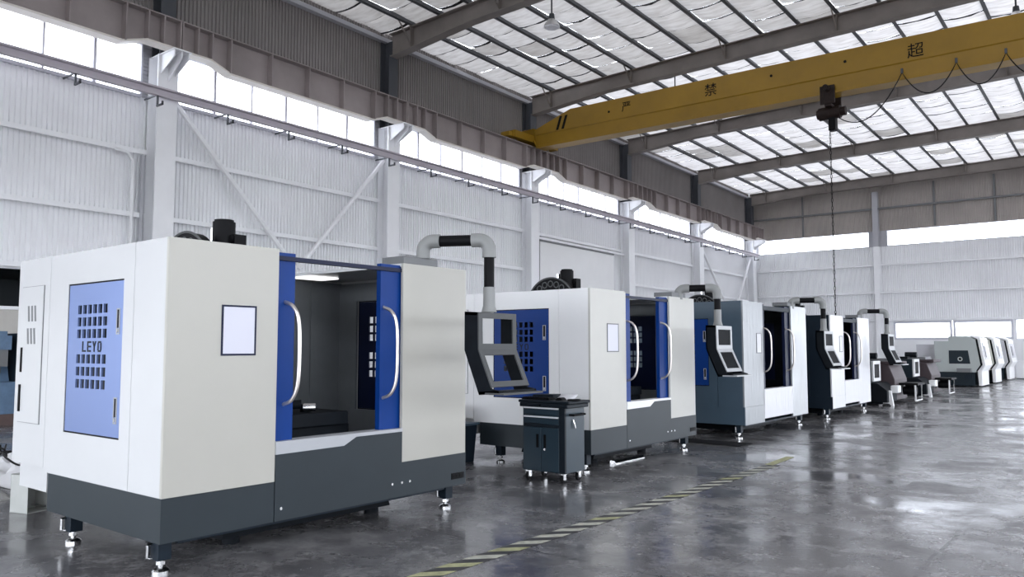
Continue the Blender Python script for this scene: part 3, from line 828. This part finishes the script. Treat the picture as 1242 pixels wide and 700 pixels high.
    # legs
    for x in (-.15, -1.56):
        for yy in (.09, W - .13):
            lg = MB().box(x - .055, x + .055, yy - .05, yy + .05, .095, zb).build('leg', M['dslate'], t, smooth=False, bevel=.004)
            MB().cyl((x, yy, .03), (x, yy, .10), .018, 10).cyl((x, yy, .06), (x, yy, .085), .034, 6).build('jack_bolt', M['chrome'], lg)
            MB().tube([(x, yy, 0), (x, yy, .018), (x, yy, .03), (x, yy, .042)], .06, 20, rs=[.062, .062, .05, .022]).build('foot_pad', M['chrome'], lg)
            MB().tube([(x - .03, yy - .05, zb - .03), (x - .03, yy - .085, zb - .035), (x - .03, yy - .085, .115), (x - .03, yy - .05, .11)], .012, 6).build('bracket', M['chrome'], lg)
    # document sheet on the left front panel
    if style == 'white':
        y0, y1, z0, z1 = yl - .49, yl - .205, 1.545, 1.915
    else:
        y0, y1, z0, z1 = yl - .32, yl - .10, 1.50, 1.86
    dp = MB().box(0, .004, y0, y1, z0, z1).build('document_sheet', M['lilac'] if style == 'white' else M['paper'], t, smooth=False)
    MB().frame(y0 - .006, y1 + .006, z0 - .006, z1 + .006, .014, .0, .007, 'x').build('document_frame', M['navy'] if panel_open else M['midgrey'], dp, smooth=False)
    # control arm
    bx, by = arm_base; ex, ey = arm_end; az = arm_z
    MB().box(bx - .27, -.015, by - .29, by + .17, top, top + .075).build('arm_base', M['midgrey'], t, smooth=False, bevel=.006)
    r0 = .062
    A = Vector((bx, by, az)); B = Vector((ex, ey, az)); dirv = (B - A).normalized()
    def elbow(c, d_in, d_out, r):      # from c - d_in*.. bend
        pts = [c - d_in * .17, c - d_in * .10, c - d_in * .05 + d_out * .012, c - d_in * .012 + d_out * .05, c + d_out * .10, c + d_out * .17]
        return smooth_path(pts, 4)
    down = Vector((0, 0, -1)); up = Vector((0, 0, 1))
    p1 = [(bx, by, top + .075)] + elbow(A, up, dirv, r0)
    MB().tube(p1, r0 + .005, 14).build('arm_elbow', M['lightgrey'], t)
    MB().tube([A + dirv * .15, B - dirv * .15], r0 - .008, 14).build('arm_tube', M['black'], t)
    MB().tube(elbow(B, dirv, down, r0), r0 + .005, 14).build('arm_elbow', M['lightgrey'], t)
    pz = 1.935
    MB().tube([B + down * .15, (ex, ey, pz + .20)], r0 - .012, 14).build('arm_tube', M['black'], t)
    MB().tube([(ex, ey, pz + .24), (ex, ey, pz + .06), (ex, ey, pz)], .06, 14, rs=[.056, .058, .075]).build('arm_socket', M['lightgrey'], t)
    # control panel: bent console, front facing the aisle
    Wp = .56
    rot = Matrix.Rotation(panel_rot, 4, 'Z'); off = Vector((ex, ey, 0))
    def tr(mb_):
        mb_.v = [tuple((rot @ Vector(p)) + off) for p in mb_.v]; return mb_
    y0, y1 = -.26, Wp - .26
    back = [(-.08, pz), (-.08, 1.575), (.10, 1.165)]
    front = [(.08, pz - .01), (.085, 1.58), (.24, 1.235)]
    hbk = .012
    mb = MB()
    side = back + [(.34, 1.185), (.33, 1.21), (.24, 1.225), front[1], front[0]]
    mb.prism(side, 'y', y0, y0 + .025).prism(side, 'y', y1 - .025, y1)
    mb.prism([back[0], (back[0][0], pz - .03), (front[0][0] - .01, pz - .04), front[0]], 'y', y0, y1)
    mb.prism([(.10, 1.165), (.34, 1.185), (.33, 1.21), (.09, 1.195)], 'y', y0, y1)
    if not panel_open:
        mb.prism([back[0], back[1], (back[1][0] + .02, back[1][1]), (back[0][0] + .02, back[0][1])], 'y', y0, y1)
        mb.prism([back[1], back[2], (back[2][0] + .02, back[2][1] + .01), (back[1][0] + .02, back[1][1])], 'y', y0, y1)
    cp = tr(mb).build('control_panel', M['dark'], t, smooth=False)
    # bezels: upper and lower frames
    bmat = M['bezel'] if panel_open else M['bezel_l']
    def quad_frame(pa, pb, bw, name, m, inset=None):
        """frame between two profile points pa (top) and pb (bottom), across y0..y1"""
        va, vb2 = Vector((pa[0], 0, pa[1])), Vector((pb[0], 0, pb[1])); dv = (vb2 - va); Ld = dv.length; dv.normalize()
        nv = Vector((-dv.z, 0, dv.x)); nv = nv if nv.x > 0 else -nv
        m4 = MB()
        m4.frame(y0, y1, 0, Ld, bw, 0, .014, 'x')
        m4.v = [tuple(Vector((0, p[1], 0)) + va + dv * p[2] + nv * p[0]) for p in m4.v]
        o = tr(m4).build(name, m, cp, smooth=False)
        if inset:
            m5 = MB().box(-.006, .004, y0 + bw * .9, y1 - bw * .9, bw * .9, Ld - bw * .9)
            m5.v = [tuple(Vector((0, p[1], 0)) + va + dv * p[2] + nv * p[0]) for p in m5.v]
            tr(m5).build(inset[0], inset[1], cp, smooth=False)
    quad_frame(front[0], front[1], .055, 'bezel', bmat, None if panel_open else ('screen', M['screen']))
    quad_frame((front[1][0], front[1][1] - .005), front[2], .055, 'bezel', bmat, None if panel_open else ('keypad', M['screen']))
    ml = MB().box(.18, .40, y0 - .01, y1 + .02, 1.172, 1.19)
    tr(ml).build('keyboard_ledge', bmat, cp, smooth=False)
    return t

X1 = -5.4
machine((-5.4, 2.88, 0), 'nearest white and blue machining center, with an empty control panel frame', 3.17, .92, 2.29,
        ('shellwhite', 'cream', 'cream', 'skirt', 'skirt', 'sill', 'blue', 'bluefilm', 'navy'), panel_open=True)
machine((-5.55, 8.62, 0), 'white and blue machining center behind the tool cart, second in the row', 3.03, .90, 2.19,
        ('white', 'creamlight', 'creamlight', 'skirt', 'skirt', 'white', 'blue', 'blue', 'navy'), top=2.37, arm_z=2.51, arm_end=(.50, 2.80), panel_rot=0.)  # shell and front paints lightened to make up for weak light here
machine((-5.5, 13.5, 0), 'slate grey machining center with filmed steel front, third in the row', 3.35, .93, 2.45,
        ('slate', 'steel', 'steelfilm', 'slate', 'whitefilm', 'sill', 'navy', 'blue', 'dslate'), top=2.43, arm_z=2.55, arm_end=(.50, 2.9), panel_rot=0., style='film', skirt_top=.55, sl=.83)
machine((-5.45, 18.35, 0), 'dark-sided machining center with white front, last enclosed one in the row', 3.2, .98, 2.2,
        ('dslate', 'whitefilm', 'whitefilm', 'dslate', 'whitefilm', 'sill', 'navy', 'dslate', 'dslate'), top=2.33, arm_z=2.50, arm_end=(.50, 2.9), panel_rot=0., style='film', skirt_top=.50, sl=.83)

# ------------------------------------------------------------------ tool cart and what lies on it
ct = thing('tool_cart', 'dark blue-grey rolling tool cart in front of the second machine', 'tool cart', (-5.99, 7.76, 0))
CW, CD, z0, z1 = .63, .42, .115, .93
MB().box(0, CW, .012, CD, z0, z1).build('cabinet', M['cartblue'], ct, smooth=False, bevel=.008)
MB().box(0.55, CW + .002, -.004, .03, z0, z1).build('corner_post', M['cartdark'], ct, smooth=False, bevel=.004)
MB().box(-.05, CW + .07, -.02, CD + .03, z1, z1 + .035).box(-.03, CW + .05, -.02, CD + .02, z1 - .05, z1).build('top_tray', M['cartdark'], ct, smooth=False, bevel=.01)
for k, (a, b) in enumerate(((.80, .885), (.69, .78))):
    d = MB().box(.035, .545, -.006, .014, a, b).build('drawer', M['cartblue'], ct, smooth=False, bevel=.003)
    MB().box(.035, .545, -.020, -.004, b - .022, b - .004).build('drawer_handle', M['alu'], d, smooth=False)
MB().box(.035, .545, -.004, .014, .645, .68).build('fascia', M['cartdark'], ct, smooth=False)
MB().cyl((.28, -.02, .907), (.28, .0, .907), .012, 10).build('lock', M['chrome'], ct)
for a, b, hx_ in ((.035, .285, .235), (.292, .545, .345)):
    d = MB().box(a, b, -.006, .014, .13, .64).build('cabinet_door', M['cartblue'], ct, smooth=False, bevel=.004)
    MB().box(hx_ - .018, hx_ + .018, -.012, -.005, .40, .56).build('door_handle', M['black'], d, smooth=False, bevel=.003)
MB().cyl((.345, -.018, .385), (.345, -.005, .385), .014, 10).build('lock', M['chrome'], ct)
MB().tube([(CW, .10, .80), (CW + .06, .10, .80), (CW + .06, .34, .80), (CW, .34, .80)], .014, 8).build('push_handle', M['black'], ct)
mb = MB().tube([(CW + .005, .17, .74), (CW + .02, .17, .70), (CW + .02, .19, .64)], .008, 6); mb.build('side_hook', M['chrome'], ct)
for x, yy in ((.06, .05), (CW - .06, .05), (.06, CD - .05), (CW - .06, CD - .05)):
    c = MB().box(x - .03, x + .03, yy - .03, yy + .03, .105, .117).box(x - .026, x - .020, yy - .03, yy + .025, .04, .107).box(x + .020, x + .026, yy - .03, yy + .025, .04, .107)
    c = c.build('caster', M['chrome'], ct, smooth=False)
    MB().cyl((x - .017, yy, .047), (x + .017, yy, .047), .047, 22).build('caster_wheel', M['rubber'], c)
    MB().cyl((x - .03, yy, .047), (x + .03, yy, .047), .012, 10).build('axle', M['chrome'], c)
cz = .965
o = MB().box(-6.03, -5.62, 7.80, 7.95, cz, cz + .022)
for i in range(10):
    for j in range(3): o.box(-6.02 + i * .04, -5.99 + i * .04, 7.81 + j * .045, 7.845 + j * .045, cz + .022, cz + .03)
o = o.build('keyboard', M['black'], smooth=False); tag(o, 'black keyboard lying at the left end of the tool cart top', 'keyboard')
o = MB(); 
o.prism([(-6.02, cz), (-5.70, cz), (-5.69, cz + .06), (-6.0, cz + .05)], 'y', 7.99, 8.16)
o = o.build('black_case', M['cartdark'], bevel=.006); tag(o, 'flat black case behind the keyboard on the tool cart', 'case')
vs = [(-5.66 + .24 * u, 7.96 + .18 * v, cz + .003 + .055 * v * v + .008 * math.sin(5 * u + 2 * v)**2) for v in [q / 4 for q in range(5)] for u in [q / 4 for q in range(5)]]
mb = MB(); mb.add(vs, [(j * 5 + i, j * 5 + i + 1, j * 5 + i + 6, j * 5 + i + 5) for j in range(4) for i in range(4)])
o = mb.build('paper_sheet', M['paper'], recalc=False); sm = o.modifiers.new('s', 'SOLIDIFY'); sm.thickness = .001
tag(o, 'white paper sheet lying on the tool cart top', 'paper')
mb = MB(); P_ = []
for i in range(9):
    th = PI * i / 8
    P_.append((-5.50 + .05 * math.cos(th), cz + .036 * math.sin(th)))
mb.prism(P_, 'y', 7.84, 7.93)
o = mb.build('computer_mouse', M['black']); tag(o, 'small dark rounded mouse on the tool cart beside the paper', 'mouse')
o = MB().cyl((-5.335, 7.92, cz), (-5.335, 7.92, cz + .012), .08, 24).tube([(-5.335 + .075 * math.cos(q), 7.92 + .075 * math.sin(q), cz + .012) for q in [2 * PI * k / 24 for k in range(25)]], .008, 6)
o = o.build('parts_dish', M['black']); tag(o, 'round black parts dish at the right end of the tool cart top', 'dish')

# ------------------------------------------------------------------ things on the floor around the machines
bx = thing('sheet_metal_box', 'open grey sheet metal box standing on the floor left of the nearest machine', 'box', (-8.47, 3.18, 0), math.radians(17))
mb = MB().box(-.24, 0, 0, .006, 0, .37).box(-.24, 0, .264, .27, 0, .37).box(-.24, -.234, 0, .27, 0, .37).box(-.24, 0, 0, .27, .364, .37).box(-.24, 0, 0, .27, 0, .006)
mb.build('shell', M['boxmetal'], bx, smooth=False)
mb = MB().box(-.21, -.02, .20, .215, .03, .05); mb.build('inner_rail', M['chrome'], bx, smooth=False)

rr = random.Random(11)
NX, NY = 26, 20; vs = []
for j in range(NY + 1):
    for i in range(NX + 1):
        u, v = i / NX, j / NY
        e = min(u, 1 - u, v, 1 - v)
        z = .006 + min(1, e * 7) * (.12 * abs(math.sin(5 * u + 3 * math.sin(4 * v))) + .10 * rr.random()) 
        vs.append((-12.9 + 3.7 * u + .25 * math.sin(9 * v), 3.85 + 1.4 * v + .12 * math.sin(7 * u) - .2 * u, z))
mb = MB(); mb.add(vs, [(j * (NX + 1) + i, j * (NX + 1) + i + 1, (j + 1) * (NX + 1) + i + 1, (j + 1) * (NX + 1) + i) for j in range(NY) for i in range(NX)])
o = mb.build('plastic_film', M['film'], recalc=False); o.modifiers.new('s', 'SOLIDIFY').thickness = .003
tag(o, 'crumpled white plastic film spread on the floor at the left edge', 'plastic film')
for k in range(3):
    pts = [(-12.3 + .32 * i + .1 * math.sin(i * 1.7 + k), 4.0 + .16 * k + .14 * math.sin(i * 1.1 + k * 2), .23 + .05 * math.sin(i * 2.3 + k)) for i in range(9)]
    o = MB().tube(smooth_path(pts, 5), .012, 6).build('cable', M['black'])
    tag(o, 'thin black cable lying in curves on the crumpled plastic film', 'cable', 'cables on the plastic film')
NX, NY = 12, 8; vs = []
for j in range(NY + 1):
    for i in range(NX + 1):
        u, v = i / NX, j / NY; e = min(u, 1 - u, v, 1 - v)
        vs.append((-10.9 + 1.5 * u, 3.02 + .4 * v, .002 + min(1, e * 5) * (.06 + .08 * rr.random())))
mb = MB(); mb.add(vs, [(j * (NX + 1) + i, j * (NX + 1) + i + 1, (j + 1) * (NX + 1) + i + 1, (j + 1) * (NX + 1) + i) for j in range(NY) for i in range(NX)])
o = mb.build('packing_padding', M['gravel'], recalc=False); o.modifiers.new('s', 'SOLIDIFY').thickness = .003
tag(o, 'grey lumpy packing padding lying left of the open metal box', 'packing')

# dark chip bin + brown block between first and second machine
t = thing('chip_bin', 'dark chip bin standing on the floor between the first and second machine', 'bin', (-8.1, 7.95, 0))
MB().prism([(0, .0), (.68, 0), (.74, .52), (-.05, .52)], 'y', 0, .55).build('bin_body', M['dslate'], t, smooth=False, bevel=.01)
MB().box(-.07, .76, -.02, .57, .52, .55).build('rim', M['slate'], t, smooth=False)
o = MB().prism([(-8.0, .552), (-7.55, .552), (-7.58, .78), (-7.97, .78)], 'y', 8.05, 8.4).build('primed_block', M['brown'], smooth=False, bevel=.01)
tag(o, 'reddish brown primed metal block resting on the dark chip bin', 'block')
o = MB().prism([(-5.84, 0), (-5.74, 0), (-5.74, .012), (-5.78, .04), (-5.84, .04)], 'y', 9.55, 10.35).build('steel_channel', M['chrome'], smooth=False)
tag(o, 'bright steel channel lying on the floor under the second machine', 'channel')
o = MB().box(-6.6, -5.14, 12.42, 12.9, 0, .014).build('rubber_mat', M['rubber'], smooth=False)
tag(o, 'black mat lying flat on the floor before the third machine', 'mat')
# hazard tape on the floor
mb = MB()
x0, wd = -4.10, .18
y = 3.4; i = 0
while y < 10.6:
    L = .145; k = -.19
    mb.mi((0 if y < 4.5 or i % 10 == 0 else 1) if i % 2 == 0 else 2)
    mb.add([(x0, y, .0025), (x0 + wd, y - k, .0025), (x0 + wd, y + L - k, .0025), (x0, y + L, .0025)], [(0, 1, 2, 3)])
    y += L; i += 1
o = mb.build('hazard_tape', [M['tapey'], M['tapew'], M['tapek']], smooth=False, recalc=False)
tag(o, 'worn yellow-white and black striped hazard tape along the floor', 'floor tape')
o = MB().add([(-4.12, 10.75, .0025), (-4.0, 10.75, .0025), (-4.05, 11.75, .0025), (-4.17, 11.75, .0025)], [(0, 1, 2, 3)])
mb = MB(); mb.add([(-4.12, 10.75, .0025), (-4.0, 10.75, .0025), (-4.05, 11.75, .0025), (-4.17, 11.75, .0025)], [(0, 1, 2, 3)])
o = mb.build('tape_remnant', M['tapey'], smooth=False, recalc=False)
tag(o, 'faded yellow strip of floor tape beyond the end of the hazard stripes', 'floor tape')

# machine standing far left by the wall
t = thing('milling_machine', 'pale blue milling machine standing by the left wall, at the left edge', 'machine', (-19.2, 6.2, 0))
MB().box(-.75, .75, -.4, 1.35, 0, .22).build('plinth', M['brown'], t, smooth=False)
mb = MB().plate([-.6, -.45, -.3, -.1, .05, .3, .5, .65], [.22, .32, .46, .6, .7, .84, .9], lambda i, j: i % 2 == 1 and j in (1, 3), -.3, -.26, 'y')
mb.box(-.6, .65, -.26, 1.25, .22, .88)
mb.build('base', M['devblue'], t, smooth=False)
MB().prism([(-.35, .88), (.25, .88), (.1, 1.25), (.05, 1.95), (-.3, 1.95)], 'y', .0, .45).box(-.2, .45, .05, .4, 1.55, 1.85).build('column', M['devblue'], t, smooth=False)
MB().box(-.5, .62, .5, 1.2, .88, 1.9).build('guard', M['dslate'], t, smooth=False)
MB().box(.2, .42, .05, .35, 1.2, 1.55).cyl((.31, .2, 1.05), (.31, .2, 1.2), .06, 12).build('spindle_head', M['midgrey'], t, smooth=False)

# ------------------------------------------------------------------ unfinished machine bases beyond the enclosed row
def bare(loc, label, v):
    t = thing('unfinished_machine', label, 'machine', loc)
    MB().prism([(-1.6, .10), (.05, .10), (.05, .42), (-.2, .62), (-1.6, .62)], 'y', 0, 1.1).box(-1.5, -.1, .1, 1.0, .04, .10).build('bed', M['dark'], t, smooth=False, bevel=.01)
    MB().box(-1.25, -.35, .02, .85, .62, 1.22).build('gearbox', M['lathedark'], t, smooth=False, bevel=.02)
    mb = MB().cyl((-.8, .02, .95), (-.8, .005, .95), .09, 18).cyl((-.8, .005, .95), (-.8, -.01, .95), .03, 12); mb.build('round_cover', M['dslate'], t)
    mb = MB().frame(.05, .80, .66, 1.22, .09, -.35, -.29, 'x'); mb.build('guard_frame', M['white'], t, smooth=False, bevel=.008)
    MB().box(-.34, -.31, .1, .75, .7, 1.18).build('guard_opening', M['black'], t, smooth=False)
    MB().prism([(.05, .05), (.85, .05), (.85, .55), (.75, 1.18), (.05, 1.18)], 'x', -1.55, -.05) if False else None
    mb = MB().prism([(-1.2, .10), (.0, .10), (.0, .68), (-.15, 1.10), (-1.2, 1.10)], 'y', 1.12, 2.6); mb.box(-1.1, .06, 1.2, 2.4, 1.10, 1.2)
    mb.build('saddle_casting', M['purple'], t, smooth=False, bevel=.02)
    MB().box(-.9, -.2, 1.3, 2.2, 1.2, 1.28).build('table_top', M['midgrey'], t, smooth=False)
    MB().prism([(-.22, 0), (-.16, 0), (-.12, .06), (.06, .06), (.10, 0), (.16, 0), (.10, .42), (-.14, .42)], 'y', .18, .28).build('foot_bracket', M['white'], t, smooth=False)
    MB().box(.02, .22, .5, .85, .34, .54).build('pump_cover', M['white'], t, smooth=False, bevel=.02)
    mb = MB().cyl((.05, 1.9, .35), (.4, 1.9, .35), .12, 18).cyl((.05, 2.2, .5), (.32, 2.2, .5), .09, 16).box(.0, .5, 1.6, 2.5, .52, .58); mb.build('drive_motor', M['black'], t)
    MB().tube([(.42, 1.62, .08), (.42, 1.62, .55), (.42, 2.45, .55), (.42, 2.45, .08), (.42, 1.62, .08)], .025, 6).build('guard_rail', M['white'], t)
    mb = MB().box(-1.1, -.5, .1, .7, 1.22, 1.30).cyl((-.9, .3, 1.3), (-.9, .3, 1.42), .07, 14).cyl((-.65, .5, 1.36), (-.3, .5, 1.36), .09, 14)
    mb.prism([(-1.1, 1.30), (-1.0, 1.30), (-1.02, 1.52), (-1.08, 1.58)], 'y', .3, .5); mb.build('cylinder_head', M['dark'], t)
    return t
bare((-5.55, 23.4, 0), 'unfinished dark machine base just beyond the last enclosed machine', 0)
bare((-5.5, 28.2, 0), 'unfinished dark machine base, farther one, in front of the lathes', 1)
# low white bench with black castings and small crates behind it
t = thing('low_bench', 'low white steel bench left of the nearest lathe', 'bench', (-7.6, 33.6, 0))
MB().box(-.7, 1.1, 0, .7, .52, .58).build('bench_top', M['white'], t, smooth=False)
for x in (-.66, 1.02):
    for yy in (.04, .6): MB().box(x, x + .05, yy, yy + .05, 0, .52).build('leg', M['white'], t, smooth=False)
mb = MB(); 
mb.prism([(-7.75, .58), (-7.0, .58), (-7.05, .72), (-7.3, .95), (-7.5, 1.25), (-7.75, 1.2), (-7.8, .8)], 'y', 33.8, 34.15)
mb.cyl((-7.2, 33.78, .74), (-7.2, 34.2, .74), .15, 18)
o = mb.build('machine_casting', M['black'], smooth=False, bevel=.03); tag(o, 'black hump-shaped casting resting on the low white bench', 'casting')
o = MB().box(-7.6, -7.2, 34.9, 35.3, 0, .42).frame(-7.62, -7.18, .0, .44, .05, 34.88, 34.92, 'y').build('wooden_crate', M['gravel'], smooth=False); tag(o, 'small grey crate on the floor, left of two beside the nearest lathe', 'crate')
o = MB().box(-6.74, -6.22, 36.2, 36.58, 0, .26).frame(-6.76, -6.2, .0, .28, .05, 36.18, 36.22, 'y').build('wooden_crate', M['gravel'], smooth=False); tag(o, 'low grey crate on the floor against the lower front of the nearest lathe', 'crate')

# ------------------------------------------------------------------ lathes at the far end
def lathe(loc, label, mb_, mside):
    t = thing('cnc_lathe', label, 'lathe', loc)
    Ln = 2.0
    up = [(-1.55, .60), (-1.55, 1.86), (-1.02, 1.86), (-1.02, 2.06), (-.36, 2.06), (-.05, 1.92), (.09, .90), (-.07, .66), (-.07, .60)]
    hs = MB().prism(up, 'y', 0, Ln).build('housing', M[mside], t, smooth=False, bevel=.01)
    MB().prism([(-1.55, .06), (-.12, .06), (-.12, .60), (-1.55, .60)], 'y', .02, Ln - .02).build('base', M['lathedark'], t, smooth=False)
    # slanted white front cover wrapping the nose, with a dark gap behind it
    fr = [(-.30, 2.08), (.0, 1.94), (.15, .90), (-.03, .66), (.0, .06), (.12, .06), (.12, .64), (.26, .88), (.10, 1.98), (-.18, 2.10)]
    MB().prism(fr, 'y', .10, Ln - .1).build('front_cover', M['white'], t, smooth=False, bevel=.01)
    gp = [(-.05, 1.92), (.005, 1.93), (.15, .90), (-.02, .66), (-.07, .66), (.09, .90)]
    MB().prism(gp, 'y', .005, .1).build('cover_gap', M['black'], t, smooth=False)
    mbd = MB().plate([.3, .9, 1.5], [1.1, 1.8], lambda i, j: False, 0, .02, 'x')
    mbd.v = [(.26 - (p[2] - .88) * .145 + p[0] + .004, p[1], p[2]) for p in mbd.v]
    dr = mbd.build('sliding_door', M['greyL'], t, smooth=False)
    pth = [(.262, .38, 1.2), (.20, .38, 1.65)]
    MB().tube(pth, .015, 8).build('door_handle', M['midgrey'], dr)
    wn = MB().prism([(-1.02, .94), (-.26, .94), (-.33, 1.48), (-1.02, 1.48)], 'y', -.012, .0).build('end_window', M['lathedark'], t, smooth=False)
    MB().cyl((-.62, -.02, 1.13), (-.62, -.012, 1.13), .09, 20).build('spindle_hub', M['sage'], wn)
    MB().cyl((-.62, -.026, 1.13), (-.62, -.02, 1.13), .05, 16).build('hub_bore', M['black'], wn)
    MB().box(-.72, -.22, -.25, .0, .60, .76).build('side_tray', M['midgrey'], t, smooth=False)
    MB().box(-.5, -.2, -.012, .02, .3, .52).build('cover_plate', M['dslate'], t, smooth=False)
    MB().box(-2.35, -1.55, .6, Ln - .1, .88, 1.73).box(-2.2, -1.6, .8, Ln - .3, 0, .88).build('rear_cabinet', M['greyL'], t, smooth=False, bevel=.01)
    MB().box(-1.98, -1.58, .588, .6, .95, 1.6).build('cabinet_door', M['greyL'], t, smooth=False, bevel=.006)
    for x in (-1.4, -.25):
        for yy in (.15, Ln - .15): MB().cyl((x, yy, 0), (x, yy, .06), .06, 12).build('foot', M['black'], t)
    return t
lathe((-5.2, 36.7, 0), 'sage grey lathe with a dark end window, nearest of the lathes', 0, 'sage')
lathe((-5.2, 40.5, 0), 'cream lathe directly behind the sage grey lathe', 0, 'creamL')
lathe((-5.2, 45.2, 0), 'light grey lathe, farthest of the three lathes, by the end wall', 0, 'greyL')
t = thing('wrapped_machine', 'white wrapped machine standing at the far right edge of the row', 'machine', (-5.1, 47.6, 0))
MB().prism([(0, .04), (1.6, .04), (1.6, 1.9), (.9, 1.95), (.45, 1.0), (0, .9)], 'y', 0, 1.4).build('wrapping', M['film'], t, smooth=False, bevel=.04)
MB().box(.05, 1.55, .05, 1.35, 0, .05).build('pallet', M['midgrey'], t, smooth=False)

# ------------------------------------------------------------------ light: overcast daylight through the openings
w = bpy.data.worlds.new('overcast'); S.world = w; w.use_nodes = True
nt = w.node_tree; bg = nt.nodes['Background']
tc = nt.nodes.new('ShaderNodeTexCoord'); sp = nt.nodes.new('ShaderNodeSeparateXYZ')
nt.links.new(tc.outputs['Generated'], sp.inputs[0])
cr_ = nt.nodes.new('ShaderNodeValToRGB')
e = cr_.color_ramp.elements
e[0].position = .44; e[0].color = (.30, .30, .31, 1)
e[1].position = .52; e[1].color = (.93, .98, 1.07, 1)
mr = nt.nodes.new('ShaderNodeMapRange'); mr.inputs['From Min'].default_value = -1
nt.links.new(sp.outputs['Z'], mr.inputs['Value']); nt.links.new(mr.outputs['Result'], cr_.inputs['Fac'])
nt.links.new(cr_.outputs['Color'], bg.inputs['Color'])
bg.inputs['Strength'].default_value = 4.8

# ------------------------------------------------------------------ camera
f_px, hor, vx = 961., 421.5, 1385.
pit = math.atan((hor - 350) / f_px); yaw = math.atan((vx - 621) / math.hypot(f_px, hor - 350))
cd = bpy.data.cameras.new('camera'); cam = bpy.data.objects.new('camera', cd); COL.objects.link(cam)
cam.location = (0, 0, 1.6); cam.rotation_euler = (PI / 2 + pit, 0, yaw)
cd.sensor_width = 36; cd.lens = f_px / 1242 * 36; cd.clip_end = 300
S.camera = cam

S.view_settings.view_transform = 'Standard'; S.view_settings.look = 'None'
S.view_settings.exposure = 0.50; S.view_settings.gamma = 1; S.view_settings.use_curve_mapping = False
S.cycles.use_denoising = True
S.cycles.max_bounces = 10; S.cycles.diffuse_bounces = 6; S.cycles.glossy_bounces = 5; S.cycles.transparent_max_bounces = 12
S.cycles.sample_clamp_indirect = 8
